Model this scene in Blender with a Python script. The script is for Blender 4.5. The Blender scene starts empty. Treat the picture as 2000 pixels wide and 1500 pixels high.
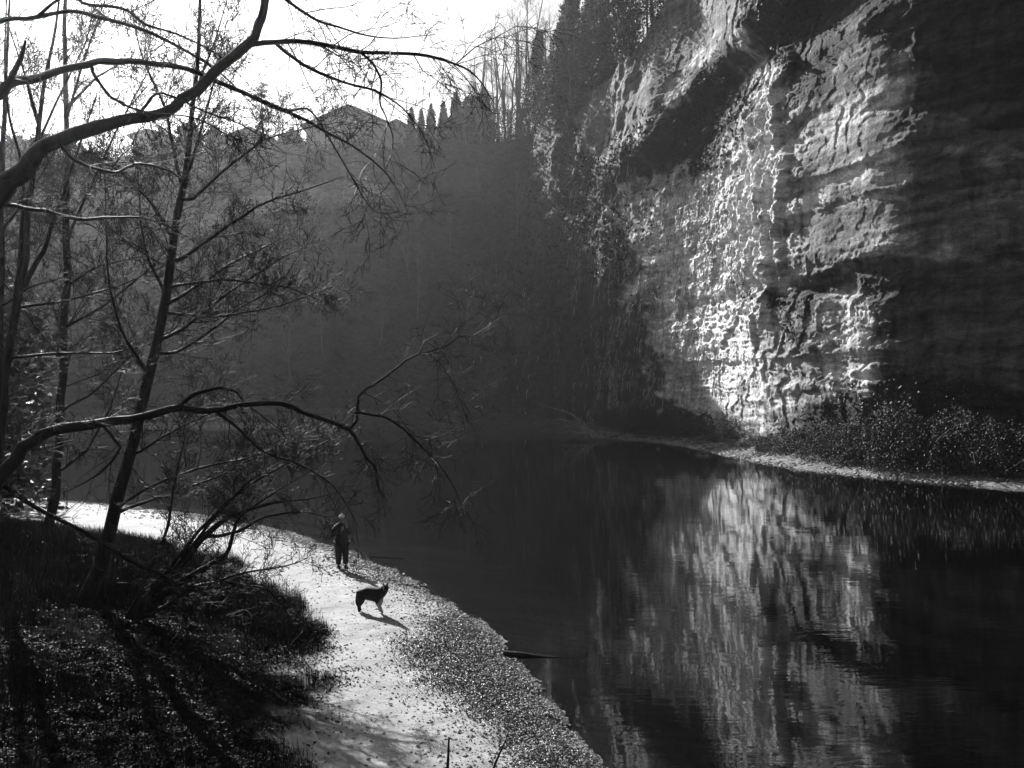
import bpy, math, random
import numpy as np
from mathutils import Vector
R = math.radians
scn = bpy.context.scene
# ---------------------------------------------------------------- camera
HC = 6.5
F = 1944.0
cam_d = bpy.data.cameras.new('camera'); cam = bpy.data.objects.new('camera', cam_d)
scn.collection.objects.link(cam); scn.camera = cam
cam.location = (0, 0, HC); cam.rotation_euler = (R(90), 0, 0)
cam_d.lens = 35; cam_d.sensor_width = 36; cam_d.clip_start = 0.1; cam_d.clip_end = 5000
# ---------------------------------------------------------------- sky, sun, exposure
SUN_AZ = 28.0      # degrees left of the view direction (+Y)
SUN_EL = 28.5
w = bpy.data.worlds.new("World"); scn.world = w; w.use_nodes = True
nt = w.node_tree; bg = nt.nodes['Background']
sk = nt.nodes.new('ShaderNodeTexSky'); sk.sky_type = 'NISHITA'; sk.sun_disc = False
sk.sun_elevation = R(SUN_EL); sk.sun_rotation = R(-SUN_AZ); sk.dust_density = 2.0
bw = nt.nodes.new('ShaderNodeRGBToBW')
nt.links.new(sk.outputs[0], bw.inputs[0]); nt.links.new(bw.outputs[0], bg.inputs['Color'])
bg.inputs['Strength'].default_value = 0.05
sl = bpy.data.lights.new('sun', 'SUN'); so = bpy.data.objects.new('sun', sl); scn.collection.objects.link(so)
sl.energy = 5.0; sl.angle = R(0.5); sl.color = (1.0, 1.0, 1.0)
sdir = Vector((-math.sin(R(SUN_AZ))*math.cos(R(SUN_EL)), math.cos(R(SUN_AZ))*math.cos(R(SUN_EL)), math.sin(R(SUN_EL))))
so.rotation_euler = sdir.to_track_quat('Z', 'Y').to_euler()
so.location = sdir*100
scn.view_settings.view_transform = 'Standard'; scn.view_settings.look = 'None'
scn.view_settings.exposure = 1.35; scn.view_settings.gamma = 1.0
scn.render.engine = 'CYCLES'
scn.cycles.max_bounces = 6; scn.cycles.volume_bounces = 0
scn.cycles.transparent_max_bounces = 8

# ---------------------------------------------------------------- helpers
def P(x, y, D): return np.array(((x-1000)/F*D, D, HC-(y-750)/F*D))
_h = np.random.RandomState(7).rand(512, 512)
def vnoise(x, y, seed=0):
    x = np.asarray(x, float)+seed*37.17; y = np.asarray(y, float)+seed*91.7
    xi = np.floor(x).astype(int); yi = np.floor(y).astype(int); fx = x-xi; fy = y-yi
    fx = fx*fx*(3-2*fx); fy = fy*fy*(3-2*fy)
    a = _h[xi % 512, yi % 512]; b = _h[(xi+1) % 512, yi % 512]
    c = _h[xi % 512, (yi+1) % 512]; d = _h[(xi+1) % 512, (yi+1) % 512]
    return (a*(1-fx)+b*fx)*(1-fy)+(c*(1-fx)+d*fx)*fy-0.5
def fbm(x, y, o=4, seed=0, g=0.5):
    s = 0; a = 1.0
    for i in range(o):
        s = s+a*vnoise(x*(2.03**i), y*(2.03**i), seed+i*3); a *= g
    return s
def ss(a, b, x):
    t = np.clip((x-a)/(b-a), 0, 1); return t*t*(3-2*t)
def poly_sd(px, py, pts, closed=True):
    """distance to a polyline; negative inside when closed"""
    n = len(pts); best = np.full(px.shape, 1e9); ins = np.zeros(px.shape, bool)
    for i in range(n if closed else n-1):
        ax, ay = pts[i]; bx, by = pts[(i+1) % n]
        dx, dy = bx-ax, by-ay
        t = np.clip(((px-ax)*dx+(py-ay)*dy)/(dx*dx+dy*dy+1e-9), 0, 1)
        d = np.hypot(px-(ax+t*dx), py-(ay+t*dy)); best = np.minimum(best, d)
        if closed and dy != 0:
            c = ((ay > py) != (by > py)) & (px < dx*(py-ay)/dy+ax); ins ^= c
    return np.where(ins, -best, best) if closed else best
def side_sd(px, py, pts):
    """signed distance to an open polyline, positive on its left side"""
    best = np.full(px.shape, 1e9); sg = np.ones(px.shape)
    for i in range(len(pts)-1):
        ax, ay = pts[i]; bx, by = pts[i+1]; dx, dy = bx-ax, by-ay
        t = np.clip(((px-ax)*dx+(py-ay)*dy)/(dx*dx+dy*dy), 0, 1)
        d = np.hypot(px-(ax+t*dx), py-(ay+t*dy)); cr = dx*(py-ay)-dy*(px-ax)
        m = d < best-1e-7; best = np.where(m, d, best); sg = np.where(m, np.sign(cr), sg)
    return best*sg
def nodes(name, rough=0.9, spec=0.2):
    m = bpy.data.materials.new(name); m.use_nodes = True
    t = m.node_tree; b = t.nodes['Principled BSDF']
    b.inputs['Roughness'].default_value = rough; b.inputs['Specular IOR Level'].default_value = spec
    return m, t, b
def mat(name, lo, hi, scale=3, rough=0.9, spec=0.2, bump=0.0, bscale=None, stretch=(1, 1, 1), dist=0.05, two=False, detail=6):
    m, t, b = nodes(name, rough, spec)
    tc = t.nodes.new('ShaderNodeTexCoord'); mp = t.nodes.new('ShaderNodeMapping')
    mp.inputs['Scale'].default_value = stretch
    t.links.new(tc.outputs['Object'], mp.inputs[0])
    n = t.nodes.new('ShaderNodeTexNoise'); n.inputs['Scale'].default_value = scale; n.inputs['Detail'].default_value = detail
    n.inputs['Roughness'].default_value = 0.65
    t.links.new(mp.outputs[0], n.inputs['Vector'])
    mr = t.nodes.new('ShaderNodeMapRange'); mr.inputs['From Min'].default_value = 0.3; mr.inputs['From Max'].default_value = 0.7
    mr.inputs['To Min'].default_value = lo; mr.inputs['To Max'].default_value = hi
    t.links.new(n.outputs['Fac'], mr.inputs[0]); t.links.new(mr.outputs[0], b.inputs['Base Color'])
    if bump:
        n2 = t.nodes.new('ShaderNodeTexNoise'); n2.inputs['Scale'].default_value = bscale or scale*3; n2.inputs['Detail'].default_value = 8
        t.links.new(mp.outputs[0], n2.inputs['Vector'])
        bp = t.nodes.new('ShaderNodeBump'); bp.inputs['Strength'].default_value = bump; bp.inputs['Distance'].default_value = dist
        t.links.new(n2.outputs['Fac'], bp.inputs['Height']); t.links.new(bp.outputs[0], b.inputs['Normal'])
    return m
def mesh_np(name, v, f, m, parent=None, smooth=False, attrs=None):
    """v (N,3); f (M,k) int array"""
    v = np.asarray(v, np.float32); f = np.asarray(f, np.int32)
    me = bpy.data.meshes.new(name); k = f.shape[1]
    me.vertices.add(len(v)); me.vertices.foreach_set('co', v.ravel())
    me.loops.add(f.size); me.loops.foreach_set('vertex_index', f.ravel())
    me.polygons.add(len(f)); me.polygons.foreach_set('loop_start', np.arange(0, f.size, k, dtype=np.int32))
    me.polygons.foreach_set('use_smooth', np.full(len(f), smooth))
    if attrs:
        for a, d in attrs.items():
            at = me.attributes.new(a, 'FLOAT', 'POINT'); at.data.foreach_set('value', np.asarray(d, np.float32).ravel())
    me.update(calc_edges=True); me.validate()
    if m: me.materials.append(m)
    o = bpy.data.objects.new(name, me); scn.collection.objects.link(o); o.parent = parent
    return o
def mesh_py(name, v, f, m, parent=None, smooth=False):
    me = bpy.data.meshes.new(name); me.from_pydata([tuple(map(float, p)) for p in v], [], f); me.update()
    if smooth: me.polygons.foreach_set('use_smooth', [True]*len(me.polygons))
    if m: me.materials.append(m)
    o = bpy.data.objects.new(name, me); scn.collection.objects.link(o); o.parent = parent
    return o
def tag(o, label=None, cat=None, group=None, kind=None):
    if label: o['label'] = label
    if cat: o['category'] = cat
    if group: o['group'] = group
    if kind: o['kind'] = kind
    return o
def empty(name, loc, label, cat, group=None):
    o = bpy.data.objects.new(name, None); scn.collection.objects.link(o); o.location = tuple(map(float, loc))
    return tag(o, label, cat, group)
def copy_tree(o, loc, rz=0, sc=1.0, label=None, group=None):
    c = o.copy(); scn.collection.objects.link(c)
    c.location = tuple(map(float, loc)); c.rotation_euler = (0, 0, rz); c.scale = (sc, sc, sc) if np.isscalar(sc) else sc
    if label: c['label'] = label
    if group: c['group'] = group
    for ch in list(o.children):
        k = ch.copy(); scn.collection.objects.link(k); k.parent = c
        for g in list(ch.children):
            q = g.copy(); scn.collection.objects.link(q); q.parent = k
    return c
def gridfaces(nr, nc, wrap=False):
    i, j = np.meshgrid(np.arange(nr-1), np.arange(nc if wrap else nc-1), indexing='ij')
    j2 = (j+1) % nc
    return np.stack([i*nc+j, i*nc+j2, (i+1)*nc+j2, (i+1)*nc+j], -1).reshape(-1, 4)
def quads_at(c, n, size, rng, asp=1.0, droop=None):
    """leaf quads (folded diamonds) at centres c with normals n"""
    N = len(c); n = n/np.linalg.norm(n, axis=1, keepdims=True)
    r = rng.normal(size=(N, 3)) if droop is None else droop
    a = np.cross(n, r); a /= np.linalg.norm(a, axis=1, keepdims=True)+1e-9
    b = np.cross(n, a); s = np.asarray(size).reshape(-1, 1)*np.ones((N, 1))
    v = np.stack([c-b*s*asp, c+a*s*0.5+n*s*0.1, c+b*s*asp, c-a*s*0.5+n*s*0.1], 1).reshape(-1, 3)
    return v, np.arange(4*N).reshape(-1, 4)

# ================================================================ SETTING
# ---- near bank (signed distances to the water's edge and to the foot of the vegetated bank)
SHORE = [(8, -40), (5, -5), (3.3, 8), (2.2, 13), (1.47, 16.85), (.98, 19.1), (.45, 21.8), (-.12, 24.1), (-.84, 27.2), (-2.0, 30.1), (-3.8, 33.3),
         (-5.8, 37.7), (-9.9, 43.6), (-15, 48.6), (-20.3, 52.6), (-26, 55.5), (-45, 58), (-120, 62), (-400, 90)]
BANK = [(-2.4, -40), (-2.4, 5), (-2.6, 11), (-3.1, 15.5), (-3.55, 17.9), (-4.1, 21.2), (-4.7, 24.0), (-6.1, 28.0), (-7.9, 30.6), (-10.4, 34.6),
        (-14.4, 38.9), (-21.6, 43.2), (-45, 50), (-120, 55), (-400, 80)]
def ground_z(x, y, detail=True):
    x = np.asarray(x, float); y = np.asarray(y, float)
    d = side_sd(x, y, SHORE); b = side_sd(x, y, BANK)
    if detail: d = d+fbm(x*.9, y*.9, 2, 12)*.55+fbm(x*4, y*4, 2, 13)*.16
    z = np.where(d > 0, 0.5*(1-np.exp(-d*0.42))+0.012*np.clip(d, 0, 60), np.maximum(d*0.14, -2.5))
    z = z+ss(0, 7, b)*0.75+np.clip(b, 0, 45)*0.035
    if detail:
        z = z+fbm(x*.35, y*.35, 3, 2)*0.25*ss(-1, 3, b)+fbm(x*2.2, y*2.2, 3, 5)*(0.03+0.09*ss(-.5, 2, b))*ss(-.5, .6, d)
        z = z+fbm(x*.5, y*.5, 2, 9)*0.08*ss(0.2, 2, d)
    return z
def hit(px, py):
    """where the view through a photo point meets the near ground"""
    dx, dz = (px-1000)/F, -(py-750)/F
    t = np.linspace(8, 90, 3000); z = HC+dz*t; g = ground_z(dx*t, t)
    i = int(np.argmax(z < g)); return float(dx*t[i]), float(t[i]), float(g[i])
def near_ground():
    xs = np.concatenate([np.linspace(-400, -60, 16)[:-1], np.linspace(-60, -28, 60)[:-1], np.linspace(-28, 4, 520), np.linspace(4, 26, 24)[1:]])
    ys = np.concatenate([np.linspace(-40, 9, 26)[:-1], np.linspace(9, 60, 620), np.linspace(60, 100, 20)[1:]])
    X, Y = np.meshgrid(xs, ys, indexing='ij'); x = X.ravel(); y = Y.ravel()
    z = ground_z(x, y); d = side_sd(x, y, SHORE); b = side_sd(x, y, BANK)
    wob = fbm(x*.8, y*.8, 4, 11)*1.4
    veg = ss(-.35, .55, b+wob)
    # band of washed-up leaves and dark gravel on the near beach
    deb = [(-1.7, 27.8), (-1.0, 27.2), (-.3, 25.2), (.35, 22.6), (.95, 19.6), (1.6, 16.7), (2.6, 11), (.6, 11), (0.45, 15.5), (-.4, 18.3), (-1.5, 20.2), (-2.1, 22.6), (-2.1, 25.3)]
    dd = poly_sd(x, y, deb); db = ss(.55, -.9, dd+fbm(x*1.1, y*1.1, 3, 21)*.9+fbm(x*6, y*6, 2, 22)*1.0)
    db = np.maximum(db, .0)
    return mesh_np('riverbank', np.stack([x, y, z], 1), gridfaces(len(xs), len(ys))[:, ::-1], M['bank'], None, True, dict(veg=veg, debris=db, wet=ss(.5, -.1, d), depth_fade=ss(-.3, -6, d+fbm(x*.25, y*.5, 3, 17)*4)))
M = {}
def bank_mat():
    m, t, b = nodes('bank_soil', 0.85, 0.25)
    L = t.links
    def at(n):
        a = t.nodes.new('ShaderNodeAttribute'); a.attribute_name = n; return a.outputs['Fac']
    tc = t.nodes.new('ShaderNodeTexCoord')
    def noise(s, d=6, r=.6, st=(1, 1, 1)):
        mp = t.nodes.new('ShaderNodeMapping'); mp.inputs['Scale'].default_value = st; L.new(tc.outputs['Object'], mp.inputs[0])
        n = t.nodes.new('ShaderNodeTexNoise'); n.inputs['Scale'].default_value = s; n.inputs['Detail'].default_value = d; n.inputs['Roughness'].default_value = r
        L.new(mp.outputs[0], n.inputs['Vector']); return n.outputs['Fac']
    def mr(x, a, bb, c, d):
        n = t.nodes.new('ShaderNodeMapRange'); n.inputs[1].default_value = a; n.inputs[2].default_value = bb; n.inputs[3].default_value = c; n.inputs[4].default_value = d
        L.new(x, n.inputs[0]); return n.outputs[0]
    def mix(f, a, bb):
        n = t.nodes.new('ShaderNodeMix'); n.data_type = 'FLOAT'
        L.new(f, n.inputs[0]); L.new(a, n.inputs[2]); L.new(bb, n.inputs[3]); return n.outputs[0]
    sand = mr(noise(1.3, 8, .7), .25, .75, .19, .34)
    speck = mr(noise(9, 4, .7, (1, 1, 1)), .60, .66, 0, 1)
    v = t.nodes.new('ShaderNodeValue'); v.outputs[0].default_value = 0.16
    sand = mix(speck, sand, v.outputs[0])
    v2 = mr(noise(14, 6), .3, .7, .015, .11)
    c = mix(at('debris'), sand, v2)
    L.new(mr(at('veg'), 0, 1, .22, 0), b.inputs['Specular IOR Level'])
    soil = mr(noise(4, 8), .3, .7, .005, .022)
    c = mix(at('veg'), c, soil)
    v3 = t.nodes.new('ShaderNodeValue'); v3.outputs[0].default_value = 0.10
    c = mix(mr(at('wet'), 0, 1, 0, .9), c, mr(noise(1.2, 8, .7, (.5, 1.6, 1)), .3, .7, .04, .16))
    v4 = t.nodes.new('ShaderNodeValue'); v4.outputs[0].default_value = .012
    c = mix(at('depth_fade'), c, v4.outputs[0])  # bed painted darker offshore for the light lost in deeper water
    L.new(c, b.inputs['Base Color'])
    bp = t.nodes.new('ShaderNodeBump'); bp.inputs['Strength'].default_value = .8; bp.inputs['Distance'].default_value = .05
    L.new(noise(7, 8, .7), bp.inputs['Height']); L.new(bp.outputs[0], b.inputs['Normal'])
    return m
M['bank'] = bank_mat()
tag(near_ground(), kind='structure')

# ---- river
def water():
    m = bpy.data.materials.new('river_water'); m.use_nodes = True; t = m.node_tree; t.nodes.clear(); L = t.links
    out_ = t.nodes.new('ShaderNodeOutputMaterial'); mx = t.nodes.new('ShaderNodeMixShader'); tr = t.nodes.new('ShaderNodeBsdfTransparent'); gl = t.nodes.new('ShaderNodeBsdfGlossy'); fr = t.nodes.new('ShaderNodeFresnel')
    tr.inputs[0].default_value = (.55, .55, .55, 1); gl.inputs['Roughness'].default_value = 0.0; gl.inputs[0].default_value = (1, 1, 1, 1); fr.inputs[0].default_value = 1.7
    L.new(fr.outputs[0], mx.inputs[0]); L.new(tr.outputs[0], mx.inputs[1]); L.new(gl.outputs[0], mx.inputs[2]); L.new(mx.outputs[0], out_.inputs['Surface'])
    tc = t.nodes.new('ShaderNodeTexCoord')
    def n(s, st, d=3):
        mp = t.nodes.new('ShaderNodeMapping'); mp.inputs['Scale'].default_value = st; L.new(tc.outputs['Object'], mp.inputs[0])
        x = t.nodes.new('ShaderNodeTexNoise'); x.inputs['Scale'].default_value = s; x.inputs['Detail'].default_value = d; L.new(mp.outputs[0], x.inputs['Vector']); return x.outputs['Fac']
    b1 = t.nodes.new('ShaderNodeBump'); b1.inputs['Strength'].default_value = .35; b1.inputs['Distance'].default_value = .007
    L.new(n(3.0, (.35, 1.0, 1)), b1.inputs['Height'])
    b2 = t.nodes.new('ShaderNodeBump'); b2.inputs['Strength'].default_value = .35; b2.inputs['Distance'].default_value = .02
    L.new(n(.45, (.5, 1, 1), 2), b2.inputs['Height']); L.new(b1.outputs[0], b2.inputs['Normal']); L.new(b2.outputs[0], gl.inputs['Normal']); L.new(b2.outputs[0], fr.inputs['Normal'])
    v = [(-425, -62, 0), (425, -62, 0), (425, 422, 0), (-425, 422, 0)]
    o = mesh_py('river_water', v, [(0, 1, 2, 3)], m); tag(o, kind='structure')
    bed = mesh_py('riverbed', [(-430, -70, -2.9), (430, -70, -2.9), (430, 430, -2.9), (-430, 430, -2.9)], [(0, 1, 2, 3)], mat('river_mud', .01, .03, .3)); tag(bed, kind='structure')
water()

# ---- valley wall: sandstone cliff on the right turning into the wooded far hillside
FOOT = [(150, -60), (110, 0), (75, 25), (55, 45), (43, 58), (35, 67.5), (29.0, 75.5), (26.7, 82), (24.8, 88.5), (23.3, 95), (22.5, 101), (21.8, 107), (20.2, 113), (16.1, 121.5), (11.3, 131.5), (6, 142), (1.6, 149), (-6, 153.5),
        (-18, 155.5), (-45, 157), (-80, 157), (-130, 154), (-220, 140), (-420, 110)]
FSH = [(120, -70), (90, -10), (66, 18), (45, 44), (31.7, 61.6), (28, 66.2), (25.3, 70.2), (22.9, 75.5), (21, 81.5), (19.9, 88), (19.3, 94), (18.6, 100.5), (18.0, 106), (16.6, 111.8), (12.8, 119.5), (8.0, 129.5), (2.6, 139), (-2.2, 145), (-8.5, 147.8),
       (-20, 148.5), (-45, 150), (-80, 151), (-130, 150), (-220, 138), (-420, 108)]
def spline(pts, n_per=24):
    p = np.array(pts, float); out = []
    for i in range(len(p)-1):
        p0 = p[max(i-1, 0)]; p1 = p[i]; p2 = p[i+1]; p3 = p[min(i+2, len(p)-1)]
        for t in np.linspace(0, 1, n_per, endpoint=False):
            out.append(.5*((2*p1)+(-p0+p2)*t+(2*p0-5*p1+4*p2-p3)*t*t+(-p0+3*p1-3*p2+p3)*t**3))
    out.append(p[-1]); return np.array(out)
FC = spline(FOOT, 40); SC = spline(FSH, 40)
FN = FC[np.argmin(((SC[:, None, :]-FC[None])**2).sum(2), 1)]           # nearest point of the rock foot for each shore point
FN = np.stack([np.convolve(np.pad(FN[:, k], 15, 'edge'), np.ones(31)/31, 'valid') for k in (0, 1)], 1)
FPX = 1000+F*FC[:, 0]/np.maximum(FC[:, 1], 1)
seg = np.r_[0, np.cumsum(np.hypot(*np.diff(FC, axis=0).T))]
vis = FC[:, 1] > 30
# columns: dense where the frame looks
ipx = np.where(vis, FPX, 1e9)
def colpos():
    w_ = np.zeros(len(FC)-1)
    for i in range(len(FC)-1):
        a, b = FPX[i], FPX[i+1]; L = seg[i+1]-seg[i]
        if FC[i, 1] > 30 and -60 < a < 2120: w_[i] = abs(a-b)*.7+L*(5.0 if 1150 < a < 1800 else 2.5 if a > 1100 else .8)
        else: w_[i] = L*.35
    c = np.r_[0, np.cumsum(w_)]; n = int(c[-1]); return np.interp(np.linspace(0, c[-1], n), c, np.arange(len(FC)))
cp = colpos(); ci = np.arange(len(FC))
CX = np.interp(cp, ci, FC[:, 0]); CY = np.interp(cp, ci, FC[:, 1]); CS = np.interp(cp, ci, seg)
tx = np.gradient(CX); ty = np.gradient(CY); tl = np.hypot(tx, ty); NX = -ty/tl; NY = tx/tl   # left of travel = towards the river? checked below
if NX[len(NX)//3] > 0: NX, NY = -NX, -NY
k_ = np.ones(25)/25
NX = np.convolve(np.pad(NX, 12, 'edge'), k_, 'valid'); NY = np.convolve(np.pad(NY, 12, 'edge'), k_, 'valid')
CPX = np.where(CY > 30, 1000+F*CX/np.maximum(CY, 1), 5000)
ZTOP = np.interp(CPX, [-400, 0, 500, 800, 925, 1030, 1130, 1200, 1300, 1400, 1500, 1700, 2500], [47, 49, 51, 51.5, 52, 49, 47.5, 48, 52, 56, 60, 64, 66])
SETB = np.interp(CPX, [-400, 300, 760, 880, 925, 965, 1030, 1200, 1400, 1520, 6000], [.62, .62, .64, .62, .55, .3, .10, .05, .02, .0, -.015])
NR = 700
T = np.linspace(0, 1, NR)[:, None]
Z = -2+(ZTOP[None, :]+2)*np.minimum(T/.86, 1.0)                     # face
over = np.clip((T-.86)/.14, 0, 1)                                   # slope / plateau behind the edge
S = np.broadcast_to(CS[None, :], Z.shape); PXc = np.broadcast_to(CPX[None, :], Z.shape)
right = ss(1180, 1330, PXc)                                        # bare rock face part
out = -SETB[None, :]*np.clip(Z, 0, None)
out = out+fbm(S/14, Z/16, 3, 31)*2.2*(0.25+.75*(1-right))+fbm(S/4.5, Z/6.5, 3, 41)*(.75-.53*right)
def ledge(z0, amp, wid, wob, seed, below=6.0):
    zz = z0+fbm(S/6, S/6*0, 3, seed)*wob
    m_ = .35+.65*ss(-.25, .25, fbm(S/5, Z/9, 2, seed+5))
    return amp*m_*(ss(zz-wid, zz+wid, Z)-ss(zz+wid, zz+below, Z))
for z0, am, wd, wb, sd, be in ((4.2, .2, .3, 1.5, 51, 5), (8.9, .4, .10, .5, 52, 6), (14.2, -.5, .3, 2.2, 53, 4), (16.2, .42, .3, 1.4, 54, 7), (21.2, .4, .3, 1.2, 55, 6), (24, .45, .2, .8, 56, 4.5), (29, .4, .3, 1.2, 57, 6), (34, .3, .5, 2, 59, 4)):
    out = out+right*ledge(z0, am, wd, wb, sd, be)
zl = np.interp(CPX, [900, 1130, 1230, 1320, 1420, 1530, 1700, 2500], [33, 33, 34, 38, 39.5, 41, 43, 46])[None, :]+fbm(S/9, S*0, 2, 61)*2.0
out = out+ss(1080, 1340, PXc)*1.7*ss(zl-1.8, zl+1.2, Z)               # upper overhanging bed
out = out-ss(1080, 1340, PXc)*1.0*ss(zl-8, zl-2.5, Z)*(1-ss(zl-2.2, zl-.3, Z))
# flowstone pillars
fl = np.exp(-((PXc-1478)/48)**2)*ss(15, 19, Z)*ss(38, 31, Z)
out = out+fl*fbm(S/.8, Z/3, 3, 71)*.9
flute = np.exp(-((PXc-1400)/130)**2)*ss(10, 16, Z)*ss(34, 28, Z)
out = out+flute*fbm(S/.7, Z/1.8, 4, 75, .6)*.26
# rough scaly rock
rgh = 1-.65*ss(1545, 1600, PXc)*ss(16, 18, Z)*ss(1800, 1740, PXc)
def saw(u, soft=.12):                                                 # broken faces: sharp edge, then a slow taper
    f_ = u-np.floor(u); return np.where(f_ > 1-soft, (f_-(1-soft))/soft, 1-f_/(1-soft))
rgh = rgh*(1-.6*ss(zl-1, zl+1, Z)*ss(1480, 1430, PXc))
amod = .35+.65*ss(-.3, .3, fbm(S/4, Z/4, 2, 93))
Sx = S/2.7
rock = saw(Sx/1.2+fbm(Sx/1.6, Z/2.2, 3, 79)*1.5, .06)*.26*amod+saw(Sx/.42+fbm(Sx/.9, Z/.9, 3, 80)*1.8, .15)*.07
rock = rock+saw(-Z/1.5+fbm(Sx/3, Z/3, 3, 82)*1.3, .12)*.20*(1-.5*amod)+saw(-Z/.5+fbm(Sx/1.5, Z/2, 3, 84)*1.6, .3)*.05
rock = rock+fbm(Sx/1.4, Z/1.3, 4, 83, .62)*.20+fbm(Sx/.16, Z/.19, 3, 85, .7)*.085+fbm(S/9, Z/.55, 3, 86, .6)*.10
out = out+right*rock*rgh+(1-right)*fbm(S/2.6, Z/2.2, 4, 87)*.7
wz = fbm(S/6, Z/3.0, 4, 89, .6)*60
for lo, hi, A, z0, z1 in ((1436, 1492, .7, 13, 34), (1488, 1538, .75, 16, 38), (1390, 1440, .4, 10, 27), (1345, 1395, .35, 8, 25)):
    f_ = (PXc+wz-lo)/(hi-lo); out = out+A*np.where(f_ < 0, 0, np.where(f_ > 1, np.clip(1-(f_-1)*5, 0, 1), f_))*ss(z0-2, z0+2, Z+fbm(S/1.5, Z*0, 2, 94)*5)*ss(z1+3, z1-3, Z)
out = (out+SETB[None, :]*np.clip(Z, 0, None))*(.3+.7*ss(0, 8, Z))-SETB[None, :]*np.clip(Z, 0, None)
# foot: talus on the right
back = over*over*60+over*8
Zs = Z+over*np.interp(CPX, [-400, 0, 850, 1000, 1150, 1300, 2500], [2, 2, 2, 5, 14, 12, 12])[None, :]+over*fbm(S/8, over*8, 3, 95)*2
VX = CX[None, :]+NX[None, :]*(out-back); VY = CY[None, :]+NY[None, :]*(out-back); VZ = Zs+fbm(S/1.7, Z/1.7, 2, 99)*.25
vpx = 1000+F*VX/np.maximum(VY, 1); vpy = 750-F*(VZ-HC)/np.maximum(VY, 1)
inf = (VY > 30)
nz = fbm(S/4.5, Z/2.6, 4, 101, .6)*60+fbm(S/1.6, Z/1.2, 3, 105, .6)*34
def zone(pts, soft=18, wob=1.0):
    return np.where(inf, ss(soft, -soft, poly_sd(vpx, vpy, pts)+nz*wob), 0)
alb = np.interp(PXc, [1500, 1590], [.50, .25])+fbm(S/5, Z/.9, 5, 111, .6)*.22  # lower base albedo on the right stands in for weaker sunlight there
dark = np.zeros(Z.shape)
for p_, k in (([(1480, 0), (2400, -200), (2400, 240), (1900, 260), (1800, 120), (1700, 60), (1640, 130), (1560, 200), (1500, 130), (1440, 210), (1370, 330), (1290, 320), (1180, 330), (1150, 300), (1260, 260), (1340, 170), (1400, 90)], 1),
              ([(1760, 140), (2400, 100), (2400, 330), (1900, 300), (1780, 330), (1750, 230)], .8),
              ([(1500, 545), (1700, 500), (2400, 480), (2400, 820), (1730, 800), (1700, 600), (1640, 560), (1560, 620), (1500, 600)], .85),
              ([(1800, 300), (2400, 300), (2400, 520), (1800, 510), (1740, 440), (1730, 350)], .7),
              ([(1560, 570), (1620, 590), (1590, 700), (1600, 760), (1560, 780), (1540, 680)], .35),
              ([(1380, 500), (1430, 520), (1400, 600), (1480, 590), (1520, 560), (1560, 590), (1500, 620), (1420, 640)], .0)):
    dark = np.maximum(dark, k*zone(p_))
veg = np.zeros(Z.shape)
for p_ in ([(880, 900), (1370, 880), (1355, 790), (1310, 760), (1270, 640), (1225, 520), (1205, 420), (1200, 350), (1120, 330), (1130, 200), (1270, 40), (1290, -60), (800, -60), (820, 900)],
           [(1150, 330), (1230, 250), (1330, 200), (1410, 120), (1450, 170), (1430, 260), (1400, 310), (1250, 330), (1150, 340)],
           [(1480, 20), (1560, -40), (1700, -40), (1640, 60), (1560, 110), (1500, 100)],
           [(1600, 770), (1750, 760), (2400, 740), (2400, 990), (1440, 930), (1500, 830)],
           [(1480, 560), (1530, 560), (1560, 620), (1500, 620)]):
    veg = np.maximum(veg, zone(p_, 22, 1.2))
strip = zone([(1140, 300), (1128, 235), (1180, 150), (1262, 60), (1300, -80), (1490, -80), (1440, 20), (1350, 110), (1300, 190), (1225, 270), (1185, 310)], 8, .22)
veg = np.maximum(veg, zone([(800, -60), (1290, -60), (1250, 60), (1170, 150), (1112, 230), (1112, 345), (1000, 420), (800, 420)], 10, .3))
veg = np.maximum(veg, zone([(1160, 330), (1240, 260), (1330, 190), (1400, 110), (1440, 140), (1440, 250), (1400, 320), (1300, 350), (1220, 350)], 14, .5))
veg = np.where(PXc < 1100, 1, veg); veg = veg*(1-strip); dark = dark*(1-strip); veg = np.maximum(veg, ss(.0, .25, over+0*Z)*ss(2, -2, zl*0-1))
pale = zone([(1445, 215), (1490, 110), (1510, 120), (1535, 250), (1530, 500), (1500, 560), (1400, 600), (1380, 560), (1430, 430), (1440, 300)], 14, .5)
pale = np.maximum(pale, .8*zone([(1560, 390), (1740, 280), (1750, 310), (1600, 390), (1540, 420)], 8, .35))  # this ledge band and the next: sunlit faces painted as lighter rock
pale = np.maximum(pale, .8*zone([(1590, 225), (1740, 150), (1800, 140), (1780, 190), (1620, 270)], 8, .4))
pale = np.maximum(pale, .85*zone([(1230, 430), (1330, 370), (1440, 320), (1460, 600), (1480, 800), (1440, 850), (1375, 790), (1330, 660), (1280, 560)], 14, .5))  # broad sunlit patch: its brightness is painted into the rock albedo
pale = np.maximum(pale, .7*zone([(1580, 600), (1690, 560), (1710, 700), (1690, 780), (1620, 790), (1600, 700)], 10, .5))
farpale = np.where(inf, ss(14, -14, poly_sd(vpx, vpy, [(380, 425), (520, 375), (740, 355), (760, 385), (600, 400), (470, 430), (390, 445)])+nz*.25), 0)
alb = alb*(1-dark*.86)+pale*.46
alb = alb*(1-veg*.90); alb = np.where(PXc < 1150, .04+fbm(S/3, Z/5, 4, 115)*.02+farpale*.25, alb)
alb = np.where(strip > .01, alb*(1-strip)+strip*(.17+fbm(S/4, Z/1.5, 4, 117)*.10), alb)
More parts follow.
